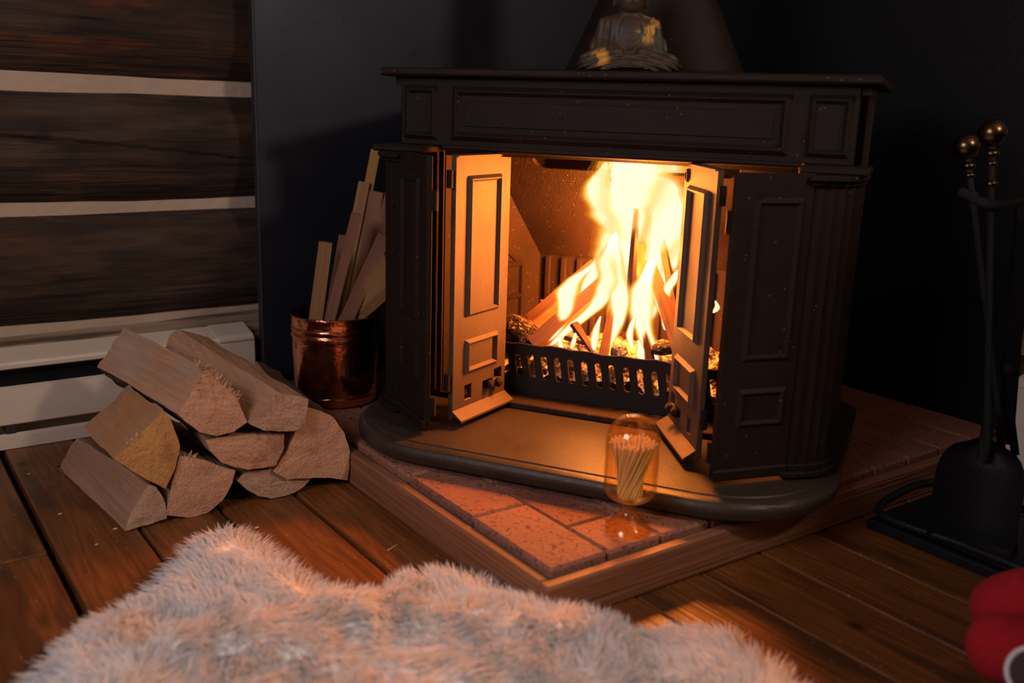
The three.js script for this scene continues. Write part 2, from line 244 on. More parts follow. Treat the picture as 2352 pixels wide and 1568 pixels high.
// a wall of round logs with pale chinking between; built along x, then turned for the other wall
function logGeo(len, yb, yt, zFront, crack, s, yLeft, yRight, N = 110, Mr = 110) {
  const pos = [], uv = [], idx = [], ry0 = (yt - yb) / 2 / 0.835, rz = 0.1;
  for (let i = 0; i <= N; i++) {
    const t = i / N, x = t * len, taper = 1 + 0.05 * (fbm3(x * 1.6, s, 0, 3) - 0.5), yc = (yb + yt) / 2 + mix(yLeft, yRight, t) + 0.012 * (fbm3(x * 1.1, s, 7, 2) - 0.5), ry = ry0 * taper;
    for (let j = 0; j <= Mr; j++) {
      const a = j / Mr * Math.PI * 2 - Math.PI, ca = Math.cos(a), sa = Math.sin(a);
      let d = 0.010 * (fbm3(x * 3, Math.cos(a) * 1.7 + s * 3, Math.sin(a) * 1.7, 4) - 0.5) + 0.004 * (fbm3(x * 4, a * 14, s, 3) - 0.5);
      const y = yc + ry * sa;
      if (ca > 0) for (const [xa, ya, xb, yb2, wd, dp] of crack) { if (x < Math.min(xa, xb) - 0.02 || x > Math.max(xa, xb) + 0.02) continue; const u = clamp((x - xa) / (xb - xa)), yy = mix(ya, yb2, u) + 0.004 * (fbm3(x * 14, s, 3, 2) - 0.5), w = wd * mix(1, 0.35, u); d -= dp * Math.exp(-(((y - yy) / w) ** 2)); }
      pos.push(x, y + d * sa, zFront - rz + (rz + d) * ca); uv.push(x + s * 0.37, a * 0.115 + s);
    }
  }
  for (let i = 0; i < N; i++) for (let j = 0; j < Mr; j++) { const a = i * (Mr + 1) + j, b = a + Mr + 1; idx.push(a, b, a + 1, b, b + 1, a + 1); }
  for (const i of [0, N]) { const c = pos.length / 3, o = i * (Mr + 1); pos.push(i ? len : 0, (yb + yt) / 2, zFront - rz); uv.push(0, 0); for (let j = 0; j < Mr; j++) i ? idx.push(c, o + j, o + j + 1) : idx.push(c, o + j + 1, o + j); }
  const g = new THREE.BufferGeometry(); g.setAttribute('position', new THREE.Float32BufferAttribute(pos, 3)); g.setAttribute('uv', new THREE.Float32BufferAttribute(uv, 2)); g.setIndex(idx); g.computeVertexNormals(); return g;
}
const LOG_Z = -2.052, CHINK_Z = -2.1;
const rows = [[-0.02, 0.2, 0, 0.002], [0.2225, 0.4375, -0.003, 0.004], [0.4705, 0.6795, -0.004, 0.004], [0.7145, 0.93, -0.001, 0.001], [0.962, 1.175, 0, 0], [1.208, 1.425, 0, 0], [1.458, 1.68, 0, 0], [1.712, 1.93, 0, 0], [1.962, 2.2, 0, 0]];
const wallLeft = struct('wall_left', solid(ROOM.x0 - 0.2, ROOM.xr + 0.2, -0.03, ROOM.top, ROOM.z0 - 0.1, CHINK_Z - 0.03), M.plaster, 'log wall of dark round timbers with pale chinking');
{
  const X0 = ROOM.x0, len = ROOM.xr - ROOM.x0 - 0.06;
  const cr = (...l) => l.map(([ax, ay, bx, by, w, d]) => { const p = onZ(ax, ay, LOG_Z), q = onZ(bx, by, LOG_Z); return [p.x - X0, p.y, q.x - X0, q.y, w, d]; });
  const cracks = { 2: cr([-120, 300, 570, 366, 0.0035, 0.016]), 3: cr([-50, 14, 330, 62, 0.0018, 0.008], [350, 40, 575, 64, 0.0014, 0.006]), 1: cr([60, 520, 330, 512, 0.0012, 0.004], [180, 632, 420, 622, 0.0012, 0.004]) };
  rows.forEach(([b, t, l, r], i) => {
    const fine = i < 4, m = part('wall_log', logGeo(len, b, t, LOG_Z, cracks[i] ?? [], i * 1.7 + 2, l, r, fine ? 150 : 40, fine ? 150 : 30), i === 0 ? M.greyLog : M.log[[0, 2, 1, 0][i] ?? i % 3], wallLeft, [X0, 0, 0]);
    m.userData.label = i === 0 ? 'weathered grey bottom log behind the heater' : 'dark weathered wall log';
    if (i < rows.length - 1) { const y0 = t, y1 = rows[i + 1][0]; part('chinking', box3(X0, ROOM.xr, y0 - 0.03, y1 + 0.03, CHINK_Z - 0.03, CHINK_Z, 0.001, 'x'), M.chink, wallLeft).userData.label = 'pale cream chinking strip'; }
  });
}
const wallRight = struct('wall_right', solid(ROOM.xr - 0.02, ROOM.xr + 0.15, -0.03, ROOM.top, ROOM.z0 - 0.1, ROOM.za), M.plaster, 'log wall beside the tool stand, in shade');
rows.slice(0, 6).forEach(([b, t], i) => {
  const g = logGeo(2.5, b + 0.02, t + 0.02, 0, [], 40 + i * 1.3, 0, 0, 50, 40); g.rotateY(-Math.PI / 2); g.translate(1.965, 0, -2.02);
  part('wall_log', g, M.log[(i + 1) % 3], wallRight);
  part('chinking', box3(1.995, ROOM.xr - 0.01, t, t + 0.065, -2.05, ROOM.za, 0.001), M.chink, wallRight);
});
// the rest of the room, behind and beside the camera
struct('wall_corner', solid(ROOM.xr + 0.15, ROOM.xa + 0.15, -0.03, ROOM.top, ROOM.za - 0.12, ROOM.za), M.plaster, 'plain wall round the corner');
struct('wall_far', solid(ROOM.xa, ROOM.xa + 0.15, -0.03, ROOM.top, ROOM.za, ROOM.z1), M.plaster, 'plain wall behind the lamp');
struct('wall_back', solid(ROOM.x0 - 0.15, ROOM.xa + 0.15, -0.03, ROOM.top, ROOM.z1, ROOM.z1 + 0.15), M.plaster, 'plain wall behind the camera');
struct('ceiling', solid(ROOM.x0 - 0.2, ROOM.xa + 0.2, ROOM.top, ROOM.top + 0.12, ROOM.z0 - 0.2, ROOM.z1 + 0.2), M.plaster, 'plain wooden ceiling');
{ // side wall with one high window
  const y0 = 0.95, y1 = 1.75, z0 = -1.0, z1 = -0.1, X1 = ROOM.x0, X0 = X1 - 0.15, bits = [[-0.03, y0, ROOM.z0, ROOM.z1], [y1, ROOM.top, ROOM.z0, ROOM.z1], [y0, y1, ROOM.z0, z0], [y0, y1, z1, ROOM.z1]];
  struct('wall_side', merge(bits.map(([a, b, c, d]) => solid(X0, X1, a, b, c, d))), M.plaster, 'plain side wall with a window');
  const w = part('window_1', merge([solid(X0 + 0.04, X0 + 0.09, y0, y0 + 0.04, z0, z1), solid(X0 + 0.04, X0 + 0.09, y1 - 0.04, y1, z0, z1), solid(X0 + 0.04, X0 + 0.09, y0, y1, z0, z0 + 0.04), solid(X0 + 0.04, X0 + 0.09, y0, y1, z1 - 0.04, z1)]), M.frameWood, scene);
  w.userData = { kind: 'structure', label: 'wooden window in the side wall beside the camera', category: 'window' };
  part('pane', solid(X0 + 0.06, X0 + 0.066, y0 + 0.04, y1 - 0.04, z0 + 0.04, z1 - 0.04), phys({ color: 0xffffff, transmission: 1, thickness: 0, roughness: 0 }), w);
}
{ // the lamp that lights the room from the far corner
  const L = thing('floor_lamp', 'floor lamp with a glowing opal globe behind the added chair', 'lamp', [1.4, 0, 0.72]);
  part('base', lathe([[0, 0], [0.14, 0], [0.14, 0.015], [0.03, 0.03], [0, 0.03]], 32), M.darkMetal, L);
  part('pole', lathe([[0.011, 0.03], [0.011, 1.6]], 16), M.darkMetal, L);
  part('holder', lathe([[0.011, 1.58], [0.03, 1.595], [0.032, 1.612], [0, 1.612]], 24), M.darkMetal, L);
  part('globe', new THREE.SphereGeometry(0.13, 28, 20), std({ color: 0xffffff, emissive: rgb(1, 0.78, 0.6), emissiveIntensity: 4 }), L, [0, 1.735, 0]).userData.label = 'glowing opal glass globe';
  const p = new THREE.PointLight(new THREE.Color(1, 0.76, 0.6), LIT.lamp, 0, 2); p.position.set(1.4, 1.72, 0.72); p.castShadow = true; p.shadow.radius = 6.5; p.name = 'lamp_light'; scene.add(p);
}

{ // unseen wing chair added beside the camera to shade boards, tools and hearth
  const fab = std({ map: tex(128, 128, 0.06, 0.06, (u, v) => { const k = tfbm(u, v, 30, 30, 480, 3); return lerp3(px(58, 44, 40), px(78, 60, 54), k); }), roughness: 0.95 }), A = thing('added_armchair', 'unseen dark brown upholstered chair added beside the camera to block lamp light', 'added_armchair', [1.36, 0, 0.06]);
  part('seat', box3(-0.34, 0.2, 0.18, 0.42, -0.26, 0.26, 0.03), fab, A); part('seat_cushion', box3(-0.36, 0.2, 0.42, 0.54, -0.255, 0.255, 0.035), fab, A); part('backrest', box3(0.19, 0.36, 0.18, 1.02, -0.36, 0.36, 0.04), fab, A);
  for (const s of [-1, 1]) { part('arm', box3(-0.36, 0.2, 0.14, 0.66, s > 0 ? 0.262 : -0.36, s > 0 ? 0.36 : -0.262, 0.03), fab, A); for (const x of [-0.3, 0.3]) part('leg', lathe([[0, 0], [0.018, 0], [0.026, 0.15], [0, 0.15]], 16), M.frameWood, A, [x, 0, s * 0.31]); part('wing', box3(-0.06, 0.2, 0.64, 0.98, s > 0 ? 0.275 : -0.355, s > 0 ? 0.355 : -0.275, 0.03), fab, A); }  // wings raised to keep lamp light off the hearth and stove
}

// ---------------------------------------------------------------- heat shields, heaters
const SHIELD_Z = -1.99, SHIELD_X = 1.897, HT = 0.061, BT = 0.072, HX = 0.718, HZ = -0.9003;
{
  const g = box3(0.752, SHIELD_X, BT, 1.7, SHIELD_Z - 0.004, SHIELD_Z, 0.001, 'y');
  const a = thing('heat_shield', 'tall blue-grey sheet steel heat shield standing beside the log wall', 'heat shield', [0, 0, 0]);
  part('sheet', g, M.shield, a); part('folded_edge', box3(0.748, 0.753, BT, 1.7, SHIELD_Z - 0.02, SHIELD_Z + 0.0015, 0.0015, 'y'), M.edgeSteel, a);
  for (const y of [0.5, 1.4]) for (const x of [0.85, 1.6]) part('spacer', box3(x - 0.012, x + 0.012, y - 0.012, y + 0.012, LOG_Z + 0.012, SHIELD_Z - 0.004), M.edgeSteel, a);
  const b = thing('heat_shield', 'black sheet metal heat shield behind the fire tools', 'heat shield', [0, 0, 0]);
  part('sheet', box3(SHIELD_X, SHIELD_X + 0.004, BT, 1.7, SHIELD_Z, -0.93, 0.001, 'y'), M.blackIron, b);
  for (const y of [0.5, 1.4]) for (const z of [-1.8, -1.1]) part('spacer', box3(SHIELD_X + 0.004, 1.955, y - 0.012, y + 0.012, z - 0.012, z + 0.012), M.edgeSteel, b);
}
function heater(name, label, len) {        // baseboard heater along x, its front at z = 0, its right end at x = 0
  const h = thing(name, label, 'heater'), profile = (pts, x0, x1) => { const s = new THREE.Shape(pts.map(([z, y]) => new THREE.Vector2(z, y))), g = new THREE.ExtrudeGeometry(s, { depth: x1 - x0, bevelEnabled: false }); g.rotateY(Math.PI / 2); g.translate(x0, 0, 0); const q = g.index ? g.toNonIndexed() : g; q.computeVertexNormals(); return boxUV(q, 'x'); };
  part('back_plate', profile([[0.062, 0], [0.066, 0], [0.066, 0.186], [0.062, 0.186]], -len, -0.006), M.enamel, h);
  part('top_cover', profile([[0.064, 0.182], [0.064, 0.188], [0.012, 0.176], [0.002, 0.173], [-0.002, 0.168], [-0.001, 0.161], [0.004, 0.158], [0.006, 0.162], [0.004, 0.167], [0.014, 0.171]], -len, -0.08), M.enamel, h);
  part('damper', profile([[0.05, 0.112], [0.052, 0.112], [0.03, 0.158], [0.028, 0.158]], -len, -0.08), M.darkMetal, h);
  part('front_panel', profile([[0, 0.05], [0.004, 0.047], [0.006, 0.05], [0.005, 0.117], [0.012, 0.121], [0.01, 0.124], [0.001, 0.121]], -len, -0.08), M.enamel, h);
  part('lower_strip', profile([[-0.003, 0.001], [0.06, 0.001], [0.06, 0.004], [0.001, 0.005], [0.001, 0.024], [0.008, 0.028], [0.006, 0.03], [-0.003, 0.026]], -len, -0.08), M.enamel, h);
  part('heating_fins', box3(-len, -0.085, 0.06, 0.11, -0.058, -0.014, 0.001, 'x'), M.darkMetal, h);
  part('end_cap', profile([[0.066, 0], [0.066, 0.19], [0.012, 0.178], [0, 0.174], [-0.004, 0.168], [-0.004, 0]], -0.08, 0), M.enamel, h);
  part('cap_lip', profile([[0.004, 0.166], [-0.008, 0.166], [-0.008, 0.171], [0.004, 0.178]], -0.078, -0.002), M.enamel, h);
  for (const x of [-0.5, -0.9]) part('bracket', box3(x, x + 0.018, 0.028, 0.05, -0.05, -0.004), M.darkMetal, h);
  return h;
}
{
  const a = heater('baseboard_heater', 'long cream baseboard heater behind the firewood', 2.0); a.position.set(0.728, 0, -1.99);
  const b = heater('baseboard_heater', 'cream heater end beyond the fire tools', 1.2); b.rotation.y = -Math.PI / 2; b.scale.set(-1, 1.1, 1); b.position.set(1.845, 0, -0.885);
}

// ---------------------------------------------------------------- hearth
const hearth = thing('hearth', 'raised brick corner hearth framed with planks', 'hearth');
{
  part('bed', box3(HX + 0.02, SHIELD_X, 0.001, 0.058, SHIELD_Z + 0.001, HZ - 0.02), M.mortar, hearth);
  part('frame_board', box3(HX, SHIELD_X + 0.03, 0, HT, HZ - 0.02, HZ, 0.003, 'x', 0.3), M.frameWood, hearth).userData.label = 'plank along the front edge';
  part('frame_board', box3(HX, HX + 0.02, 0, HT, SHIELD_Z, HZ - 0.0205, 0.003, 'z', 0.9), M.frameWood, hearth).userData.label = 'plank along the left edge';
  const bw = 0.1045, bl = 0.1975, x0 = HX + 0.021, z0 = HZ - 0.022, gap = 0.003;
  const full = [0, 1, 2].map(i => chamfer(bw - gap, 0.055, bl - gap, 0.004, 'z', i * 0.37)), half = [0, 1, 2].map(i => chamfer(bw - gap, 0.055, bl / 2 - gap, 0.004, 'z', 1 + i * 0.37));
  let n = 0;
  for (let c = 0; x0 + c * bw < SHIELD_X - 0.05; c++) {
    let z = z0; const odd = c % 2 === 1;
    for (let r = 0; z > SHIELD_Z + 0.11; r++) {
      const hb = odd && r === 0, L = hb ? bl / 2 : bl; if (z - L < SHIELD_Z) break;
      part('brick', (hb ? half : full)[n % 3], M.brick[(n * 7 + c) % 3], hearth, [x0 + (c + 0.5) * bw, BT - 0.0275 + rr(-0.0012, 0.0008), z - L / 2], [rr(-0.004, 0.004), rr(-0.008, 0.008), rr(-0.004, 0.004)]); n++; z -= L;
    }
  }
}

// ---------------------------------------------------------------- the stove (local y is height above the bricks)
const Y = y => y - BT;
const stoveThing = thing('wood_stove', 'black cast-iron wood stove with folding doors open on a burning fire', 'stove', stove(0, BT, 0).toArray(), STOVE_TURN);
{
  const S = stoveThing, rect = (hw, zf, zb, r, n = 14) => { const o = []; for (let i = 0; i <= n; i++) { const a = i / n * Math.PI / 2; o.push([hw - r + r * Math.sin(a), zf - r + r * Math.cos(a)]); } o.push([hw, zb + 0.03], [hw - 0.03, zb]); return [...o, ...o.slice().reverse().map(([x, z]) => [-x, z])]; };
  const smooth = (g, a = 0.7) => { const n = toCreasedNormals(g, a); return n; };
  // hearth plate with a rounded rim and a slightly raised field
  part('ash_plate', smooth(prism(rect(0.437, 0.305, -0.36, 0.2), Y(0.079), Y(0.1105), 0.0125, 4)), M.plateIron, S).userData.label = 'wide rounded hearth plate under the stove';
  part('plate_field', smooth(prism(rect(0.413, 0.281, -0.35, 0.178), Y(0.106), Y(0.1125), 0.002, 1)), M.plateIron, S);
  for (const [x, z] of [[-0.34, 0.16], [0.34, 0.16], [-0.34, -0.3], [0.34, -0.3]]) part('foot', lathe([[0, 0], [0.022, 0], [0.018, 0.0085], [0, 0.0085]], 20), M.iron, S, [x, 0, z]);
  // threshold ledge
  part('threshold', box3(-0.33, 0.33, Y(0.1125), Y(0.1245), -0.045, 0.026, 0.002, 'x'), M.rust, S);
  // firebox and casing
  const fb = { z: -0.265, hw: 0.242, jx: 0.336, jz: 0.012 };
  part('firebox_floor', box3(-0.3, 0.3, Y(0.112), Y(0.12), -0.3, -0.046, 0.001), M.rust, S);
  for (const s of [-1, 1]) {
    part('firebox_side', slab([s * fb.jx, fb.jz], [s * fb.hw, fb.z], Y(0.112), Y(0.716), 0.008), M.rust, S);
    const rib = (z0, y0, z1, y1, w) => { const P = (z, y) => { const t = (z - fb.jz) / (fb.z - fb.jz); return V3(s * (mix(fb.jx, fb.hw, t) - 0.006), Y(y), z); }; return bar(P(z0, y0), P(z1, y1), w, 0.008); };
    part('firebox_rib', merge([rib(-0.05, 0.47, -0.195, 0.36, 0.006), rib(-0.06, 0.36, -0.2, 0.36, 0.01), rib(-0.06, 0.29, -0.2, 0.29, 0.008), rib(-0.2, 0.21, -0.2, 0.36, 0.008), rib(-0.06, 0.21, -0.06, 0.36, 0.006)]), M.rust, S);
    part('casing_side', slab([s * 0.415, 0.03], [s * 0.33, -0.335], Y(0.112), Y(0.727), 0.01), M.iron, S);
    part('jamb', slab([s * 0.334, 0.016], [s * 0.41, 0.03], Y(0.112), Y(0.6), 0.012), M.rust, S);
    part('jamb_bead', merge([0.346, 0.362].map(x => tube([[s * x, Y(0.125), 0.024], [s * x, Y(0.35), 0.024], [s * x, Y(0.6), 0.024]], 0.005, 2, 8))), M.rust, S);
  }
  part('firebox_back', slab([-fb.hw - 0.01, fb.z], [fb.hw + 0.01, fb.z], Y(0.112), Y(0.378), 0.008), M.rust, S);
  for (let i = 0; i < 13; i++) part('back_rib', box3(-0.225 + i * 0.0355, -0.213 + i * 0.0355, Y(0.2), Y(0.37), fb.z + 0.004, fb.z + 0.012, 0.002, 'y'), M.rust, S);
  { // sloping smoke plate with a notch cut along its top
    const s = new THREE.Shape(), L = Math.hypot(0.222, 0.165), cut = 0.237;
    s.moveTo(-0.255, 0); s.lineTo(0.255, 0); s.lineTo(0.3, L); s.lineTo(0.2, L); s.lineTo(0.2, cut + 0.02); s.quadraticCurveTo(0.198, cut, 0.175, cut); s.lineTo(-0.175, cut); s.quadraticCurveTo(-0.2, cut, -0.203, cut + 0.02); s.lineTo(-0.206, L); s.lineTo(-0.3, L);
    const g = new THREE.ExtrudeGeometry(s, { depth: 0.006, bevelEnabled: true, bevelSize: 0.0015, bevelThickness: 0.0015, bevelSegments: 1 });
    g.rotateX(Math.atan2(0.165, 0.222)); g.translate(0, Y(0.378), fb.z);
    part('smoke_plate', boxUV(g, 'y'), M.rust, S).userData.label = 'sloping rusty plate at the back of the firebox';
  }
  part('casing_back', slab([-0.335, -0.335], [0.335, -0.335], Y(0.112), Y(0.727), 0.01), M.iron, S);
  part('casing_top', prism([[-0.415, 0.06], [0.415, 0.06], [0.33, -0.34], [-0.33, -0.34]], Y(0.712), Y(0.727), 0.001), M.iron, S);
  // slotted grate front
  {
    const s = new THREE.Shape(); s.moveTo(-0.31, Y(0.1245)); s.lineTo(0.31, Y(0.1245)); for (let i = 0; i <= 30; i++) s.lineTo(0.31 - i / 30 * 0.62, Y(0.2255 + 0.0016 * Math.sin(i * 1.9) + 0.001 * Math.sin(i * 0.7)));
    for (let k = -9; k <= 9; k++) {
      const x = 0.0035 + k * 0.0277, w = 0.0074, h = new THREE.Path(), y0 = Y(0.156), y1 = Y(0.209), sk = 0.0035;
      h.moveTo(x - w + sk, y0 + 0.006); h.quadraticCurveTo(x + sk, y0 - 0.002, x + w + sk, y0 + 0.006); h.lineTo(x + w - sk, y1 - 0.006); h.quadraticCurveTo(x - sk, y1 + 0.004, x - w - sk, y1 - 0.006); s.holes.push(h);
    }
    const g = new THREE.ExtrudeGeometry(s, { depth: 0.004, bevelEnabled: true, bevelSize: 0.001, bevelThickness: 0.0012, bevelSegments: 2, curveSegments: 6 }); g.translate(0, 0, -0.041);
    part('grate_front', boxUV(g, 'y'), M.grate, S).userData.label = 'black slotted grate front holding the embers';
  }
  // frieze, mouldings, mantel
  const fz = 0.065;
  part('frieze', box3(-0.4, 0.4, Y(0.606), Y(0.727), 0.045, fz, 0.0015, 'x'), M.iron, S);
  part('frieze_panel', merge([ridge(-0.296, 0.3, Y(0.616), Y(0.712), 0.016, 0.006, fz), box3(-0.27, 0.274, Y(0.642), Y(0.686), fz - 0.002, fz + 0.0022, 0.001)]), M.iron, S);
  for (const s of [-1, 1]) part('frieze_panel', ridge(Math.min(s * 0.325, s * 0.393), Math.max(s * 0.325, s * 0.393), Y(0.616), Y(0.712), 0.014, 0.006, fz), M.iron, S);
  part('bead_moulding', merge([tube([[-0.315, Y(0.6035), fz - 0.006], [0, Y(0.6035), fz - 0.004], [0.322, Y(0.6035), fz - 0.006]], 0.006, 30, 10)]), M.iron, S);
  { // shallow arched hood under the frieze
    const t = []; for (let i = 0; i < 40; i++) { const f = q => { const x = -0.315 + q / 40 * 0.63, arch = 0.004 * (1 - (x / 0.315) ** 2); return [[x, Y(0.601), 0.058], [x, Y(0.588) + arch, 0.045], [x, Y(0.588) + arch, 0.03], [x, Y(0.607), 0.03]]; }, a = f(i), b = f(i + 1); for (let k = 0; k < 4; k++) t.push(...quad(a[k], b[k], b[(k + 1) % 4], a[(k + 1) % 4]).map(p => p)); }
    const g = tris(t); part('hood_lip', g, M.iron, S);
  }
  part('mantel', smooth(prism([[-0.432, 0.088], [0.43, 0.088], [0.43, -0.345], [-0.432, -0.345]], Y(0.727), Y(0.7425), 0.006, 3)), M.iron, S).userData.label = 'flat mantel shelf with a rounded edge';
  // fluted corner pilasters
  for (const s of [-1, 1]) {
    const outer = [], P = [[0.347, 0.153], [0.362, 0.149], [0.385, 0.135], [0.405, 0.115], [0.417, 0.09], [0.421, 0.06], [0.42, 0.028]], c = new THREE.CatmullRomCurve3(P.map(([x, z]) => V3(x, 0, z))), n = 84;
    for (let i = 0; i <= n; i++) { const t = i / n, p = c.getPointAt(t), d = c.getTangentAt(t), fl = t > 0.14 && t < 0.96 ? -0.0028 * Math.abs(Math.sin((t - 0.14) / 0.82 * Math.PI * 7)) : 0; outer.push([p.x - d.z * fl, p.z + d.x * fl]); }
    const inner = outer.filter((_, i) => i % 6 === 0).map(([x, z]) => [x * 0.965, z - 0.012]).reverse(), plan = [...outer, ...inner].map(([x, z]) => [s * x, z]);
    part('pilaster', prism(s > 0 ? plan : plan, Y(0.135), Y(0.588)), M.iron, S).userData.label = 'fluted corner pilaster';
    const foot = (k, y0, y1) => prism([...outer.filter((_, i) => i % 4 === 0).map(([x, z]) => [s * (x + k * (x - 0.3) * 2), z + k * 0.6]), [s * 0.39, 0.02], [s * 0.335, 0.12]], y0, y1, 0.0015);
    part('pilaster_base', merge([foot(0.03, Y(0.118), Y(0.127)), foot(0.014, Y(0.127), Y(0.137))]), M.iron, S);
    part('capital', merge([foot(0.03, Y(0.586), Y(0.594)), foot(0.012, Y(0.578), Y(0.586)), box3(Math.min(s * 0.325, s * 0.428), Math.max(s * 0.325, s * 0.428), Y(0.594), Y(0.606), 0.02, 0.125, 0.003)]), M.iron, S);
  }
  // folding doors: each leaf is a plate with mouldings, vents, knobs and hinges
  function leaf(name, label, a, b, mat, inner) {
    // a: front (fold) edge, b: other edge, in plan; the plate's face looks along +z of its own axes, x runs from a to b or b to a so that the face is outward
    const w = Math.hypot(b[0] - a[0], b[1] - a[1]), y0 = 0.127, H = 0.597 - y0, T = 0.008, s = new THREE.Shape();
    s.moveTo(0, 0); s.lineTo(w, 0); s.lineTo(w, H); s.lineTo(0, H); s.lineTo(0, 0);
    const X = inner.flip ? q => w - q : q => q, hole = (x0, x1, h0, h1) => { const p = new THREE.Path(), xa = Math.min(X(x0), X(x1)), xb = Math.max(X(x0), X(x1)); p.moveTo(xa, h0); p.lineTo(xb, h0); p.lineTo(xb, h1); p.lineTo(xa, h1); p.lineTo(xa, h0); s.holes.push(p); };
    if (inner.vents) { hole(w * 0.22, w * 0.34, 0.028, 0.055); hole(w * 0.56, w * 0.74, 0.03, 0.05); hole(w * 0.78, w * 0.92, 0.046, 0.066); }
    const g = new THREE.ExtrudeGeometry(s, { depth: T, bevelEnabled: true, bevelSize: 0.001, bevelThickness: 0.001, bevelOffset: -0.001, bevelSegments: 1 });
    const m = part(name, boxUV(g, 'y'), mat, S); m.userData.label = label;
    const from = inner.flip ? b : a, to = inner.flip ? a : b; m.position.set(from[0], Y(y0), from[1]); m.rotation.y = -Math.atan2(to[1] - from[1], to[0] - from[0]);
    const fr = (x0, x1, h0, h1, wd = 0.013, ht = 0.0075) => part('moulding', ridge(Math.min(X(x0), X(x1)), Math.max(X(x0), X(x1)), h0, h1, wd, ht, T), mat, m);
    if (inner.vents) {
      fr(w * 0.2, w * 0.82, 0.182, 0.435); fr(w * 0.2, w * 0.82, 0.076, 0.142);
      // foot and head flanges
      const fl = (yA, zA, yB, zB, t) => tris([...quad([0, yA, zA], [w, yA, zA], [w, yB, zB], [0, yB, zB]), ...quad([0, yB, zB], [w, yB, zB], [w, yB - t, zB], [0, yB - t, zB]), ...quad([0, yB - t, zB], [w, yB - t, zB], [w, yA - t, zA], [0, yA - t, zA]), ...[[0, yA, zA], [0, yB, zB], [0, yB - t, zB], [0, yA, zA], [0, yB - t, zB], [0, yA - t, zA]], ...[[w, yA, zA], [w, yB - t, zB], [w, yB, zB], [w, yA, zA], [w, yA - t, zA], [w, yB - t, zB]]]);
      part('foot_flange', fl(0.016, T, 0.001, T + 0.022, 0.004), mat, m);
      part('head_flange', fl(H + 0.001, 0, H - 0.001, T + 0.006, 0.003), mat, m);
      const kx = X(w * 0.66), knob = (x, y, z, r) => new THREE.SphereGeometry(r, 16, 12).scale(1, 1, 0.8).translate(x, y, z);
      part('damper_knob', mergeGeometries([knob(kx, 0.042, T + 0.007, 0.0085), knob(X(w * 0.8), 0.041, T + 0.009, 0.0095), new THREE.CylinderGeometry(0.0035, 0.0035, 0.03, 10).rotateZ(Math.PI / 2).translate((kx + X(w * 0.8)) / 2, 0.042, T + 0.004)].map(q => q.toNonIndexed())), M.rust, m).userData.label = 'small air damper knobs';
      for (const y of [0.07, 0.43]) part('hinge', new THREE.CylinderGeometry(0.006, 0.006, 0.03, 12).translate(X(-0.008), y, T / 2 - 0.002), M.iron, m);
      if (inner.eye) part('latch_eye', new THREE.TorusGeometry(0.007, 0.0028, 10, 20).scale(0.8, 1.2, 1).translate(X(w * 0.9), H - 0.022, T + 0.002), mat, m);
    } else {
      fr(w * 0.24, w * 0.9, 0.182, 0.435, 0.014, 0.006); fr(w * 0.24, w * 0.9, 0.076, 0.142, 0.014, 0.006);
      part('base_moulding', box3(0, w, -0.007, 0.012, -0.002, T + 0.007, 0.003, 'x'), mat, m);
      part('bolt', new THREE.SphereGeometry(0.008, 14, 10).scale(1, 1, 0.5).translate(X(w * 0.3), H - 0.035, T), mat, m);
      for (const y of [0.07, 0.43]) part('hinge', new THREE.CylinderGeometry(0.007, 0.007, 0.034, 12).translate(X(0.004), y - 0.034, -0.006), M.iron, m);
    }
    return m;
  }
  // left: the outer leaf looks to the left, the inner leaf to the right
  leaf('outer_door_leaf', 'black outer door leaf', [-0.245, 0.236], [-0.348, 0.15], M.iron, { flip: true });
  leaf('outer_door_leaf', 'black outer door leaf', [0.249, 0.236], [0.35, 0.15], M.iron, {});
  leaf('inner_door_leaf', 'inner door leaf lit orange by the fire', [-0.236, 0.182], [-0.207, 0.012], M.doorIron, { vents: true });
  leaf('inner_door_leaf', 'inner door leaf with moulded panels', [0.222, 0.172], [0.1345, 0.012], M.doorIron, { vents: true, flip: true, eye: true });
}
// flue hood on top of the stove
{
  const f = thing('flue_hood', 'tapered dark metal flue hood standing on the stove behind the statuette', 'flue', stove(0.0, 0.7425, -0.2).toArray(), STOVE_TURN);
  part('hood', lathe([[0.0, 0], [0.178, 0], [0.179, 0.006], [0.173, 0.012], [0.109, 0.15], [0.085, 0.22], [0.08, 0.26], [0, 0.26]], 56).scale(1, 1, 0.6), M.iron, f); part('pipe', lathe([[0.075, 0.255], [0.075, 1.55]], 40).scale(1, 1, 0.62), M.iron, f); part('collar', lathe([[0.076, 0.25], [0.084, 0.252], [0.084, 0.285], [0.076, 0.287]], 40).scale(1, 1, 0.62), M.iron, f);
}

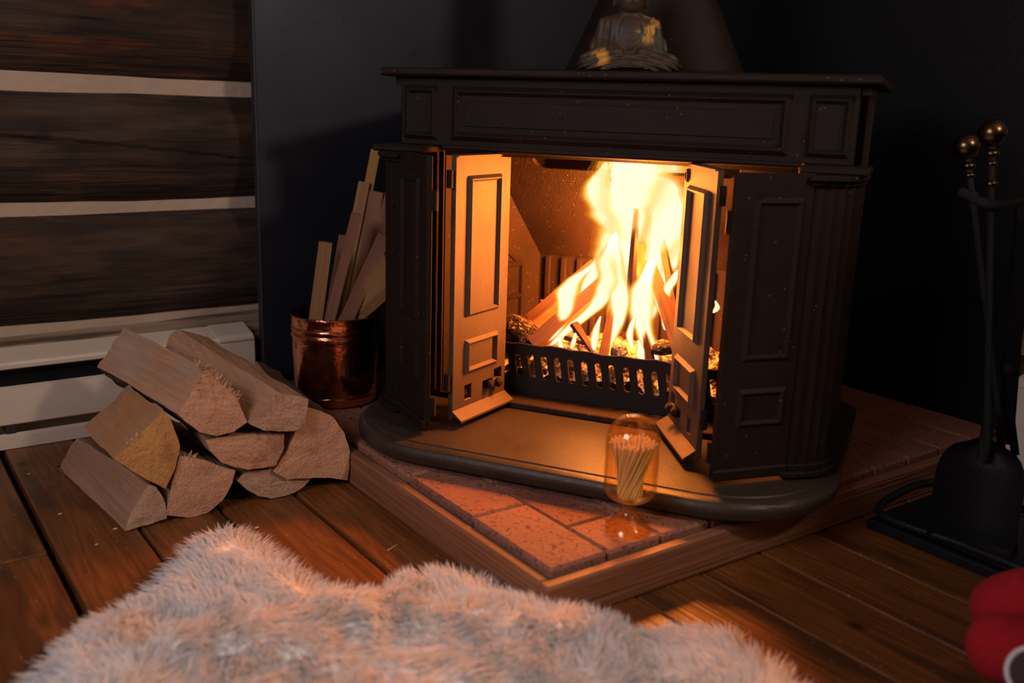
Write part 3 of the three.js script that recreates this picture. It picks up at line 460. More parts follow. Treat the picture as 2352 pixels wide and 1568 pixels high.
// ---------------------------------------------------------------- the fire
const FZ = -0.13;                                  // plane of the fire, behind the grate
{
  // ember and ash bed
  const bed = thing('ember_bed', 'bed of glowing embers and pale ash behind the grate', 'embers', stove(0, BT, 0).toArray(), STOVE_TURN); bed.userData.kind = 'stuff';
  const N = 90, K = 50, pos = [], idx = [];
  for (let k = 0; k <= K; k++) for (let i = 0; i <= N; i++) {
    const x = mix(-0.262, 0.262, i / N), z = mix(-0.049, -0.255, k / K), front = step01(-0.048, -0.085, z), lump = fbm3(x * 26, z * 26, 4, 4), big = fbm3(x * 9, z * 9, 9, 3);
    const xs = x * mix(1, 0.85, k / K);
    pos.push(xs, Y(0.15 + 0.05 * front + 0.05 * (lump - 0.5) + 0.04 * (big - 0.5) * front + 0.012), z);
  }
  for (let k = 0; k < K; k++) for (let i = 0; i < N; i++) { const a = k * (N + 1) + i, b = a + N + 1; idx.push(a, a + 1, b, a + 1, b + 1, b); }
  const g = new THREE.BufferGeometry(); g.setAttribute('position', new THREE.Float32BufferAttribute(pos, 3)); g.setIndex(idx); g.computeVertexNormals();
  part('ash', boxUV(g, 'x'), M.ash, bed);
  const lumps = []; for (let i = 0; i < 150; i++) { const q = new THREE.IcosahedronGeometry(rr(0.006, 0.015), 1), p = q.attributes.position, s = rnd() * 50; for (let j = 0; j < p.count; j++) { const k = 0.6 + 0.8 * fbm3(p.getX(j) * 90 + s, p.getY(j) * 90, p.getZ(j) * 90, 2); p.setXYZ(j, p.getX(j) * k * 1.3, p.getY(j) * k * 0.8, p.getZ(j) * k); } q.rotateY(rnd() * 6); q.computeVertexNormals(); const z = rr(-0.056, -0.23); q.translate(rr(-0.25, 0.25) * (1 - (z < -0.12 ? 0.12 : 0)), Y(rr(0.17, 0.185) + 0.03 * step01(-0.055, -0.1, z)), z); lumps.push(q); }
  part('cinders', merge(lumps), M.ash, bed);
}
// burning sticks: px of both ends, depth of both ends, widths
function fireLog(name, label, a, b, za, zb, w, t, mat, spin = 0.3, taper = 1) {
  const p = onStove(a[0], a[1], za), q = onStove(b[0], b[1], zb), g = bar(p, q, w, t, spin, taper), P = g.attributes.position;
  for (let i = 0; i < P.count; i++) { const x = P.getX(i), y = P.getY(i), z = P.getZ(i), k = 0.004 * (fbm3(x * 40, y * 40, z * 40, 2) - 0.5); P.setXYZ(i, x + k, y + k, z - k); }
  g.computeVertexNormals(); return single(name, g, mat, label, 'firewood', 'sticks burning in the stove');
}
fireLog('burning_stick', 'long orange split stick leaning left over the grate, flames along it', [1226, 792], [1392, 650], -0.062, -0.12, 0.034, 0.026, M.burning, 0.4);
fireLog('burning_stick', 'reddish split stick leaning behind the long orange stick', [1222, 738], [1372, 612], -0.13, -0.17, 0.034, 0.024, M.burning, 0.2);
fireLog('burning_stick', 'short split stick standing against the middle of the grate', [1384, 826], [1412, 682], -0.055, -0.1, 0.023, 0.018, M.burning, 0.7, 0.55);
fireLog('burning_stick', 'dark charred stick standing upright in the middle of the flames', [1443, 760], [1462, 480], -0.1, -0.11, 0.02, 0.014, M.charStick, 0.3, 0.5);
fireLog('burning_stick', 'wedge of wood leaning beside the right inner door leaf', [1566, 800], [1496, 610], -0.07, -0.12, 0.036, 0.02, M.burning, 0.1, 0.5);
fireLog('burning_stick', 'broad orange board standing at the right of the fire', [1570, 740], [1530, 520], -0.13, -0.15, 0.06, 0.014, M.burning, 0.3, 0.9);
fireLog('burning_stick', 'thin blackened stick beneath the right-hand flames', [1494, 832], [1478, 730], -0.06, -0.09, 0.016, 0.012, M.charStick, 0.2, 0.7);
fireLog('burning_stick', 'thick block of wood behind the flames', [1500, 690], [1470, 560], -0.17, -0.19, 0.05, 0.03, M.burning, 0.5, 0.8);
fireLog('wood_chip', 'small chip stuck in the ash beside the firebox wall', [1243, 690], [1257, 712], -0.16, -0.15, 0.008, 0.005, M.burning, 0.2);
function charred(label, c, r, z, rot) {
  const g = new THREE.IcosahedronGeometry(1, 4), p = g.attributes.position;
  for (let j = 0; j < p.count; j++) { const v = V3().fromBufferAttribute(p, j), k = 0.75 + 0.5 * fbm3(v.x * 1.8 + c[0], v.y * 1.8, v.z * 1.8, 4); p.setXYZ(j, v.x * r[0] * k, v.y * r[1] * k, v.z * r[2] * k); }
  const m = mergeVertices(g.deleteAttribute('uv') && g.deleteAttribute('normal') && g); m.computeVertexNormals(); m.rotateZ(rot); m.rotateY(STOVE_TURN); const q = onStove(c[0], c[1], z); m.translate(q.x, q.y, q.z);
  return single('charred_log', boxUV(m, 'x'), M.char, label, 'charred wood', 'charred pieces in the stove');
}
charred('large ash-crusted charred log end at the left of the embers', [1198, 770], [0.05, 0.034, 0.04], -0.09, -0.55);
charred('charred piece lying at the right of the embers', [1530, 800], [0.034, 0.012, 0.022], -0.08, 0.2);
charred('crumbled pale ash-covered piece beside the short stick', [1422, 806], [0.017, 0.016, 0.016], -0.07, 0.3).material = M.ash;
fireLog('charred_shard', 'curved dark red charred shard in the ash behind the grate', [1318, 742], [1362, 808], -0.075, -0.062, 0.018, 0.009, M.charStick, 0.5, 0.5);
fireLog('charred_shard', 'black charred shard lying across the ash under the long stick', [1300, 776], [1352, 790], -0.09, -0.08, 0.016, 0.01, M.charStick, 0.2, 0.6);

{ // flames: each tongue is a round, waving body built as nested veils, hot inside and orange outside
  const fire = thing('fire', 'tall bright yellow-white flames rising from the burning sticks', 'fire', stove(0, 0.2, FZ).toArray(), STOVE_TURN);
  const base = stove(0, 0.2, FZ), F = p => { const d = p.clone().sub(base); return V3(d.dot(SX), d.y, d.dot(SZ)); };
  const tongues = [  // [px x, px y, half width px] from foot to tip, depth
    [[[1425, 705, 12], [1418, 650, 24], [1415, 590, 36], [1432, 520, 46], [1448, 455, 62], [1462, 400, 72], [1470, 350, 62], [1475, 290, 20]], -0.13],
    [[[1488, 740, 10], [1500, 690, 18], [1512, 630, 26], [1528, 560, 42], [1532, 490, 46], [1522, 425, 48], [1516, 370, 44], [1510, 300, 15]], -0.14],
    [[[1430, 560, 14], [1402, 500, 34], [1382, 455, 30], [1372, 425, 22], [1384, 392, 12], [1392, 372, 3]], -0.12],
    [[[1240, 795, 3], [1272, 768, 9], [1298, 715, 15], [1302, 670, 20], [1322, 640, 16], [1345, 622, 9], [1362, 606, 2]], -0.075],
    [[[1262, 796, 4], [1300, 762, 9], [1340, 728, 12], [1378, 692, 18], [1400, 650, 24], [1398, 600, 20], [1405, 555, 8]], -0.085],
    [[[1386, 818, 5], [1404, 770, 12], [1420, 720, 20], [1424, 680, 26], [1412, 640, 24], [1404, 590, 20], [1415, 530, 8]], -0.09],
    [[[1505, 836, 8], [1492, 800, 15], [1478, 760, 15], [1470, 715, 22], [1472, 672, 24], [1484, 640, 18], [1500, 590, 8]], -0.08],
    [[[1478, 834, 10], [1474, 815, 12], [1470, 795, 6], [1466, 780, 2]], -0.065],
    [[[1290, 806, 7], [1288, 792, 6], [1286, 776, 2]], -0.06],
    [[[1364, 806, 5], [1366, 780, 8], [1370, 755, 6], [1380, 725, 2]], -0.065],
    [[[1532, 690, 8], [1528, 650, 14], [1540, 600, 16], [1556, 560, 12], [1565, 530, 3]], -0.13],
    [[[1520, 720, 8], [1530, 670, 12], [1548, 640, 10], [1558, 618, 3]], -0.11],
    [[[1335, 690, 4], [1350, 650, 12], [1372, 610, 16], [1390, 570, 14], [1405, 530, 6]], -0.14],
    [[[1440, 760, 6], [1445, 720, 12], [1436, 690, 14], [1440, 655, 8], [1446, 630, 2]], -0.11],
    [[[1452, 800, 4], [1446, 770, 7], [1452, 745, 6], [1460, 722, 2]], -0.07],
    [[[1330, 745, 3], [1352, 720, 8], [1366, 690, 9], [1378, 660, 7], [1384, 636, 2]], -0.1],
    [[[1530, 760, 5], [1526, 725, 9], [1512, 690, 10], [1506, 660, 4]], -0.1],
    [[[1312, 800, 4], [1318, 782, 5], [1322, 764, 2]], -0.065],
    [[[1545, 610, 6], [1560, 560, 9], [1568, 500, 8], [1574, 440, 6], [1572, 400, 2]], -0.15],
    [[[1470, 560, 10], [1488, 500, 24], [1496, 440, 34], [1500, 380, 34], [1500, 320, 16]], -0.15],
    [[[1580, 725, 3], [1640, 715, 6], [1648, 705, 5], [1643, 690, 2]], -0.16],
  ];
  const glow = [[[[1545, 700, 16], [1556, 620, 26], [1562, 540, 30], [1560, 460, 34], [1552, 390, 30], [1545, 330, 12]], -0.16], [[[1400, 470, 20], [1392, 420, 24], [1398, 375, 24], [1405, 330, 12]], -0.16]];
  function veil([spine, z], scale, s, R = 18) {
    const c = new THREE.CatmullRomCurve3(spine.map(([x, y]) => F(onStove(x, y, z)))), rad = spine.map(([, , h]) => h), n = 34, pos = [], idx = [], al = [];
    const mpp = onStove(1400, 600, z).distanceTo(onStove(1401, 600, z));
    for (let i = 0; i <= n; i++) {
      const t = i / n, p = c.getPoint(t), u = t * (rad.length - 1), k = Math.min(rad.length - 2, Math.floor(u)), r = mix(rad[k], rad[k + 1], u - k) * mpp * scale * 1.1 * (i === 0 || i === n ? 0.02 : 1);
      for (let j = 0; j < R; j++) { const a = j / R * 6.2832, w = 1 + 0.75 * (fbm3(Math.cos(a) * 1.3 + s, p.y * 30, Math.sin(a) * 1.3, 3) - 0.5); pos.push(p.x + Math.cos(a) * r * w, p.y, p.z + Math.sin(a) * r * w * 0.7); al.push(Math.min(step01(0, 0.12, t), 1 - 0.75 * step01(0.75, 1, t))); }
    }
    for (let i = 0; i < n; i++) for (let j = 0; j < R; j++) { const a = i * R + j, b = i * R + (j + 1) % R, d = a + R, e = b + R; idx.push(a, d, b, b, d, e); }
    return { pos, idx, al };
  }
  function body(list, shells, name, label) {
    const pos = [], col = [], idx = [];
    list.forEach((t, q) => shells.forEach(([scale, [r, g, b], alpha]) => { const v = veil(t, scale, q * 7.3), o = pos.length / 3; for (const x of v.pos) pos.push(x); for (const a of v.al) col.push(r, g, b, alpha * a); for (const i of v.idx) idx.push(i + o); }));
    const g = new THREE.BufferGeometry(); g.setAttribute('position', new THREE.Float32BufferAttribute(pos, 3)); g.setAttribute('color', new THREE.Float32BufferAttribute(col, 4)); g.setIndex(idx); g.computeVertexNormals();
    const m = part(name, g, new THREE.MeshBasicMaterial({ vertexColors: true, transparent: true, side: THREE.DoubleSide }), fire); m.castShadow = false; m.userData.label = label; return m;
  }
  body(tongues, [[0.95, [1.9, 1.15, 0.38], 0.26], [0.84, [2.3, 1.7, 0.9], 0.4], [0.7, [2.8, 2.45, 2.2], 0.92]], 'flame_core', 'white-hot inner flames');
  body(tongues, [[1.36, [0.9, 0.26, 0.015], 0.07], [1.24, [1.0, 0.32, 0.02], 0.11], [1.14, [1.2, 0.45, 0.04], 0.16], [1.04, [1.5, 0.75, 0.12], 0.22]], 'flame_fringe', 'yellow and orange outer flames');
  body(glow, [[1.0, [1.1, 0.45, 0.03], 0.3], [0.6, [1.2, 0.55, 0.05], 0.3]], 'flame_veil', 'thin orange flame');
  for (const [x, y, k] of [[1470, 440, 0.42], [1475, 560, 0.34], [1430, 690, 0.24]]) {
    const p = new THREE.PointLight(new THREE.Color(1, 0.25, 0.03), LIT.fire * k * 3, 0, 2); p.position.copy(onStove(x, y, -0.125)); p.castShadow = true; p.shadow.radius = 2.2; p.name = 'flame_light'; scene.add(p);
  }
}

// ---------------------------------------------------------------- firewood pile: end outlines seen on the plane of the sawn ends
function firewood(label, z0, L, outline, from, to, opt = {}) {
  const P = outline.map(([x, y]) => { const p = onZ(x, y, z0); return [p.x, p.y]; });
  const f = onZ(from[0], from[1], z0), b = onZ(to[0], to[1], z0 - L), dx = b.x - f.x, dy = b.y - f.y;
  const cx = P.reduce((s, p) => s + p[0], 0) / P.length, cy = P.reduce((s, p) => s + p[1], 0) / P.length, s0 = cx * 91;
  // finer outline
  const fine = [], kinds = [];
  P.forEach((p, i) => { const q = P[(i + 1) % P.length], n = Math.max(2, Math.round(Math.hypot(q[0] - p[0], q[1] - p[1]) / 0.006)); for (let k = 0; k < n; k++) { fine.push([mix(p[0], q[0], k / n), mix(p[1], q[1], k / n)]); kinds.push((opt.bark ?? []).includes(i)); } });
  const n = fine.length, rows = 24, at3 = (i, r) => {
    const t = r / rows, [x, y] = fine[i % n], k = opt.taper ? mix(1, opt.taper, t) : 1, e = r === 0 ? 0.0016 : kinds[i % n] ? 0.006 : 0.004, q = e * (fbm3(x * 60 + s0, y * 60, t * 5, 3) - 0.5) * 2, wave = 0.006 * Math.sin(t * 3.1 + s0) * (opt.wave ?? 1);
    const ex = x - cx, ey = y - cy, l = Math.hypot(ex, ey) || 1;
    return [cx + ex * k + ex / l * q + dx * t + wave * 0.5, Math.max(0.001, cy + ey * k + ey / l * q + dy * t + wave * 0.3), z0 - L * t + (r === 0 ? 0.006 * (fbm3(x * 30, y * 30, s0, 3) - 0.5) : 0)];
  };
  const g = thing('firewood_log', label, 'firewood', [0, 0, 0], 0, 'split logs in the stack'), make = want => {
    const t = []; for (let i = 0; i < n; i++) if (kinds[i] === want) for (let r = 0; r < rows; r++) t.push(...quad(at3(i, r), at3(i, r + 1), at3(i + 1, r + 1), at3(i + 1, r)));
    if (!t.length) return null; let q = new THREE.BufferGeometry(); q.setAttribute('position', new THREE.Float32BufferAttribute(t.flat(), 3)); q = toCreasedNormals(q, 0.6); return boxUV(q, 'z', s0);
  };
  const cap = r => { const c = [cx + dx * r / rows, cy + dy * r / rows, z0 - L * r / rows + (r ? 0 : 0.002)], t = [], ring = [0.36, 0.7]; for (let i = 0; i < n; i++) { const A = at3(i, r), B = at3(i + 1, r), mid = (p, k) => [mix(c[0], p[0], k), mix(c[1], p[1], k), mix(c[2], p[2], k) + (r ? 0 : 0.005 * (fbm3(p[0] * 40 * k, p[1] * 40 * k, s0, 2) - 0.5))]; const lv = [0, ...ring, 1].map(k => [k ? (k === 1 ? A : mid(A, k)) : c, k ? (k === 1 ? B : mid(B, k)) : c]); for (let q = 0; q < 3; q++) { const [a0, b0] = lv[q], [a1, b1] = lv[q + 1]; const f4 = q ? quad(a0, a1, b1, b0) : [a0, a1, b1]; if (r) f4.reverse(); t.push(...f4); } } const gg = new THREE.BufferGeometry(); gg.setAttribute('position', new THREE.Float32BufferAttribute(t.flat(), 3)); gg.computeVertexNormals(); return boxUV(gg, 'y', s0); };
  const m = opt.mat ?? 0;
  const side = make(false); if (side) part('split_face', side, M.split[m], g);
  const bk = make(true); if (bk) part('bark', bk, M.bark, g).userData.label = 'dark bark';
  part('sawn_end', cap(0), M.end[opt.end ?? m], g).userData.label = 'pale rough sawn end'; part('sawn_end', cap(rows), M.end[m], g);
  if (opt.splinters) { // torn fibres along an edge
    const t = []; for (const [x, y, k] of opt.splinters) { const p = onZ(x, y, z0 + 0.001), q = p.clone().add(V3(rr(-0.004, 0.008), rr(0.003, 0.011) * k, rr(-0.008, 0.006))); t.push(bar(p.clone().add(V3(0, -0.004, -0.006)), q, rr(0.002, 0.005), rr(0.0012, 0.003), rnd() * 3, 0.3)); }
    part('splinters', merge(t), M.fibre, g).userData.label = 'torn wood fibres';
  }
  return g;
}
const edge = (a, b, n, k = 1) => Array.from({ length: n }, (_, i) => { const t = (i + rnd()) / n; return [mix(a[0], b[0], t) + rr(-3, 3), mix(a[1], b[1], t) + rr(-3, 3), k * rr(0.5, 1.3)]; });
firewood('broad split log on top of the stack with a ragged splintered edge', -1.475, 0.33, [[412, 948], [442, 903], [478, 843], [500, 868], [524, 890], [548, 912], [571, 966], [542, 989], [502, 999], [462, 990], [434, 969]], [412, 948], [222, 845], { bark: [6, 7, 8, 9, 10], splinters: [...edge([455, 835], [480, 850], 24), ...edge([485, 855], [548, 918], 46), ...edge([440, 905], [475, 850], 20, 0.5)] });
firewood('pale grey ridged log on top of the stack, beside the copper bucket', -1.47, 0.31, [[571, 974], [602, 948], [618, 918], [637, 901], [672, 908], [708, 917], [699, 977], [676, 991], [640, 992], [604, 989], [586, 981]], [708, 916], [478, 772], { mat: 2, end: 2, bark: [7, 8, 9], wave: 0.3 });
firewood('log with an ochre wedge-shaped end leaning at the left of the stack', -1.49, 0.21, [[373, 944], [390, 968], [404, 1000], [411, 1030], [400, 1080], [377, 1122], [334, 1102], [296, 1080], [258, 1054], [290, 1026], [320, 998], [350, 968]], [258, 1054], [194, 978], { mat: 1, end: 1, bark: [0, 1, 2, 3, 4], splinters: edge([290, 1020], [320, 1000], 10, 0.7) });
firewood('slim split log lying on the boards at the left foot of the stack', -1.495, 0.345, [[282, 1224], [288, 1200], [297, 1178], [334, 1117], [352, 1121], [366, 1142], [375, 1162], [378, 1195], [330, 1210]], [334, 1117], [181, 1000], { mat: 2, end: 2, wave: 1.6 });
firewood('half-round log resting on the boards at the middle of the stack', -1.495, 0.33, [[412, 1047], [440, 1050], [488, 1062], [540, 1080], [535, 1108], [511, 1149], [479, 1177], [437, 1190], [381, 1182], [394, 1116]], [412, 1047], [300, 938], { bark: [4, 5, 6, 7], splinters: edge([430, 1048], [445, 1052], 8) });
firewood('blocky log under the ridged log, its sawn end two-toned', -1.485, 0.31, [[474, 1010], [500, 1003], [545, 999], [584, 996], [656, 993], [654, 1026], [637, 1067], [605, 1073], [573, 1077], [512, 1062], [488, 1036]], [656, 993], [530, 895], { bark: [6, 7, 8, 9], end: 0 });
firewood('thin cracked slab with a dark weathered end at the foot of the stack', -1.5, 0.3, [[540, 1106], [554, 1092], [568, 1083], [630, 1079], [712, 1102], [690, 1124], [674, 1134], [626, 1149], [590, 1142], [562, 1126]], [630, 1079], [520, 985], { mat: 2, end: 2, bark: [4, 5, 6, 7, 8, 9] });
firewood('large quarter log at the right of the stack against the hearth plank', -1.49, 0.3, [[627, 1084], [656, 1040], [688, 962], [704, 936], [735, 944], [765, 960], [789, 995], [803, 1040], [797, 1104], [757, 1098], [717, 1098], [660, 1102]], [704, 936], [590, 830], { bark: [3, 4, 5, 6, 7], mat: 0, end: 0 });

// ---------------------------------------------------------------- copper bucket with kindling
{
  const c = V3(0.824, BT, -1.775), b = thing('copper_bucket', 'polished copper bucket holding kindling on the hearth', 'bucket', c.toArray());
  const R = 0.09, prof = [[0, 0.001], [0.078, 0.001], [0.084, 0.004], [0.0855, 0.01], [0.0845, 0.014], [0.0865, 0.017], [0.0865, 0.021], [0.0855, 0.024], [0.087, 0.05], [0.0885, 0.1], [0.0895, 0.13], [0.0895, 0.139], [0.0915, 0.1415], [0.0915, 0.1465], [0.0895, 0.149], [0.0895, 0.153], [0.0915, 0.1555], [0.0915, 0.1605], [0.0895, 0.163], [R, 0.182], [0.092, 0.1845], [0.0905, 0.187], [0.0885, 0.185], [0.0875, 0.163], [0.0875, 0.13], [0.0865, 0.1], [0.085, 0.05], [0.082, 0.012], [0, 0.008]];
  part('body', lathe(prof, 72), M.copper, b);
  const sticks = [ // top px, foot px (at the rim), width, thickness, material, label
    [[748, 556], [718, 785], 0.027, 0.014, 0, 'short pale stick standing at the left of the copper bucket'],
    [[863, 344], [786, 745], 0.02, 0.012, 2, 'longest yellow stick in the copper bucket'],
    [[819, 490], [744, 785], 0.02, 0.013, 1, 'pinkish stick in front of the longest yellow stick'],
    [[884, 540], [772, 785], 0.026, 0.013, 1, 'brown stick leaning right across the copper bucket'],
    [[902, 598], [806, 785], 0.042, 0.013, 0, 'broad pale slat leaning right in the copper bucket'],
    [[838, 418], [770, 760], 0.024, 0.012, 0, 'slim stick just left of the longest yellow stick'],
    [[905, 425], [832, 755], 0.028, 0.014, 1, 'tall brown stick against the stove pilaster'],
    [[866, 440], [815, 760], 0.03, 0.012, 1, 'wide stick at the back of the copper bucket'],
    [[905, 655], [846, 780], 0.022, 0.012, 0, 'low stick sloping over the right rim of the copper bucket'],
    [[790, 540], [752, 760], 0.02, 0.01, 1, 'narrow stick between the short pale stick and the pinkish stick'],
  ];
  sticks.forEach(([t, f, w, th, m, label], i) => {
    const back = i === 1 || i >= 5 && i !== 8 ? 0.035 : -0.045, pl = c.clone().addScaledVector(V3(FWD.x, 0, FWD.z).normalize(), back), p = beside(t[0], t[1], pl.clone().setY(0.4)), q = beside(f[0], f[1], pl.clone().setY(0.22));
    { const d0 = p.clone().sub(q); q.addScaledVector(d0, (BT + 0.187 - q.y) / d0.y); }
    const ro = V3(q.x - c.x, 0, q.z - c.z), rl = ro.length(), rmax = 0.074 - w / 2; if (rl > rmax) { ro.multiplyScalar(rmax / rl); q.x = c.x + ro.x; q.z = c.z + ro.z; }
    const d = p.clone().sub(q).normalize(), foot = q.clone(), all = (q.y - BT - 0.03) / d.y; for (let k = 1; k <= 40; k++) { const f2 = q.clone().addScaledVector(d, -all * k / 40); if (Math.hypot(f2.x - c.x, f2.z - c.z) > 0.082 - w / 2) break; foot.copy(f2); }
    single('kindling_stick', bar(foot, p, w, th, -0.55 + rr(-0.25, 0.25), 0.97), M.kindling[m], label, 'kindling', 'kindling in the copper bucket');
  });
}

// ---------------------------------------------------------------- amber glass jar of matches
{
  const c = onY(1441, 1217, BT + 0.0005), jar = thing('match_jar', 'amber glass match jar with a domed top and flared foot', 'jar', c.toArray());
  const dome = []; for (let i = 0; i <= 12; i++) { const a = i / 12 * Math.PI / 2; dome.push([0.0395 * Math.cos(a), 0.1415 + 0.0385 * Math.sin(a)]); } dome[12][0] = 0.0005;
  const bowl = []; for (let i = 0; i <= 10; i++) { const a = i / 10 * Math.PI / 2; bowl.push([0.011 + 0.0283 * Math.sin(a), 0.0475 + 0.024 * (1 - Math.cos(a))]); }
  part('glass_bowl', lathe([[0.0005, 0.0475], ...bowl, [0.0397, 0.1], [0.0396, 0.13], ...dome], 72), M.amber, jar);
  part('glass_wall', lathe([[0.0005, 0.05], ...bowl.map(([r, y]) => [Math.max(0.0006, r - 0.0022), y + 0.0022]), [0.0375, 0.1], [0.0374, 0.13], ...dome.map(([r, y]) => [Math.max(0.0005, r - 0.0022), y - 0.0022 * (y - 0.1425) / 0.0375])], 72), M.amber, jar).userData.label = 'inner surface of the glass';
  part('foot', lathe([[0.0115, 0.0475], [0.0105, 0.041], [0.011, 0.034], [0.014, 0.028], [0.021, 0.021], [0.029, 0.013], [0.034, 0.006], [0.035, 0.002], [0.034, 0.0004], [0.032, 0.002], [0.026, 0.0125], [0.018, 0.0205], [0.0118, 0.0275], [0.0005, 0.031]], 64), M.amberFoot, jar);
  const stickG = new THREE.CylinderGeometry(0.0014, 0.0014, 0.086, 6).translate(0, 0.043, 0), headG = new THREE.SphereGeometry(0.0024, 8, 6).scale(1, 1.35, 1).translate(0, 0.0865, 0);
  let first = null;
  for (let i = 0; i < 84; i++) {
    const ring = Math.sqrt((i + 0.5) / 84), a = i * 2.39996, r0 = 0.0185 * ring, r1 = 0.0325 * ring, tw = 1.25, A = V3(Math.cos(a) * r0, 0.0515 + 0.004 * ring * ring * 1.5, Math.sin(a) * r0), B = V3(Math.cos(a - tw) * r1, 0.136 - 0.006 * ring + rr(-0.003, 0.003), Math.sin(a - tw) * r1);
    let m; if (!first) { m = first = new THREE.Group(); part('stick', stickG, M.match, m); part('head', headG, M.matchHead, m); } else m = first.clone();
    m.name = numbered('match'); tag(m, 'match with a pale pink head inside the amber glass jar', 'match', 'matches in the amber glass jar'); scene.add(m);
    m.position.copy(A).add(c); m.quaternion.setFromUnitVectors(V3(0, 1, 0), B.clone().sub(A).normalize());
  }
}

// ---------------------------------------------------------------- seated statuette on the mantel
{
  const base = stove(0.012, 0.7425, 0.012), st = thing('statuette', 'small seated robed figure in dark gilded bronze on the stove mantel', 'statuette', base.toArray(), STOVE_TURN + 0.38);
  const fn = (x, y, z) => {
    const q = Math.abs(x); let d = ellipsoid(x, y, z, [0, 0.044, 0.0], [0.038, 0.046, 0.034]);                              // belly and trunk
    d = smin(d, ellipsoid(x, y, z, [0, 0.074, -0.006], [0.044, 0.024, 0.026]), 0.018);                                      // chest and shoulders
    d = smin(d, capsule(q, y, z, [0.04, 0.076, -0.004], [0.05, 0.04, 0.0], 0.0135, 0.015), 0.01);                           // sleeves
    d = smin(d, capsule(q, y, z, [0.05, 0.038, 0.002], [0.02, 0.03, 0.034], 0.015, 0.0095), 0.01);
    d = smin(d, capsule(q, y, z, [0.03, 0.018, 0.012], [0.068, 0.0155, 0.024], 0.02, 0.0165), 0.012);                       // knees
    d = smin(d, capsule(x, y, z, [-0.055, 0.012, 0.036], [0.055, 0.012, 0.036], 0.012, 0.012), 0.012);                      // crossed shins
    d = smin(d, ellipsoid(x, y, z, [0, 0.006, 0.01], [0.076, 0.008, 0.046]), 0.01);
    let fold = 0; const side = step01(0.024, 0.034, q);
    if (y > 0.034) fold += 0.0009 * Math.sin(q * 620 + y * 60) * side * step01(0.1, 0.085, y);                              // hanging sleeve folds
    if (y < 0.042) fold += 0.0011 * Math.sin((y + q * q * 3.5) * 640) * step01(0.042, 0.03, y);                             // lap folds
    const v = Math.hypot(x / 0.021, (y - 0.064) / 0.03), u = Math.hypot(x / 0.016, (y - 0.056) / 0.009);
    if (z > 0) fold += 0.0016 * Math.exp(-(((v - 1) / 0.1) ** 2)) + 0.0009 * Math.exp(-(((u - 1) / 0.16) ** 2));             // robe opening, belly crease
    d += fold;
    d = smin(d, capsule(x, y, z, [0, 0.088, -0.004], [0, 0.102, -0.002], 0.019, 0.017), 0.006);                             // neck
    let h = ellipsoid(x, y, z, [0, 0.127, 0.002], [0.0265, 0.031, 0.027]);                                                  // head with brow, nose, mouth, long ears
    h = smin(h, ellipsoid(x, y, z, [0, 0.106, 0.012], [0.013, 0.009, 0.011]), 0.01); h = smin(h, ellipsoid(q, y, z, [0.0265, 0.12, -0.002], [0.005, 0.016, 0.007]), 0.004);
    h = smin(h, ellipsoid(x, y, z, [0, 0.124, 0.028], [0.0045, 0.008, 0.005]), 0.004); h = smin(h, ellipsoid(x, y, z, [0, 0.1125, 0.0245], [0.009, 0.0026, 0.003]), 0.002);
    h += 0.0016 * Math.exp(-((q - 0.0105) ** 2 / 0.00003 + (y - 0.13) ** 2 / 0.000006)) * (z > 0 ? 1 : 0);
    h = smin(h, ellipsoid(x, y, z, [0, 0.156, -0.003], [0.014, 0.01, 0.014]), 0.008);
    d = smin(d, h, 0.003);
    return Math.max(d, 0.0008 - y);
  };
  const g = fieldMesh(fn, [0, 0.085, 0.008], 0.095, 92), p = g.attributes.position, col = [];
  for (let i = 0; i < p.count; i++) {
    const x = p.getX(i), y = p.getY(i), z = p.getZ(i), n = fbm3(x * 60, y * 60, z * 60, 4), gilt = Math.max(step01(0.03, 0.012, Math.hypot(x - 0.03, y - 0.07)) * step01(0.4, 0.56, n), step01(0.02, 0.008, Math.hypot(x + 0.05, y - 0.022)) * step01(0.42, 0.56, n), 0), verd = step01(0.56, 0.66, fbm3(x * 40 + 9, y * 40, z * 40, 3)) * 0.35;
    let c = lerp3([0.032, 0.022, 0.014], [0.07, 0.046, 0.026], fbm3(x * 120, y * 120, z * 120, 2)); c = lerp3(c, [0.06, 0.09, 0.085], verd); c = lerp3(c, [0.62, 0.32, 0.06], gilt); col.push(...c);
  }
  g.setAttribute('color', new THREE.Float32BufferAttribute(col, 3));
  part('figure', g, std({ vertexColors: true, metalness: 0.15, roughness: 0.6 }), st);
}

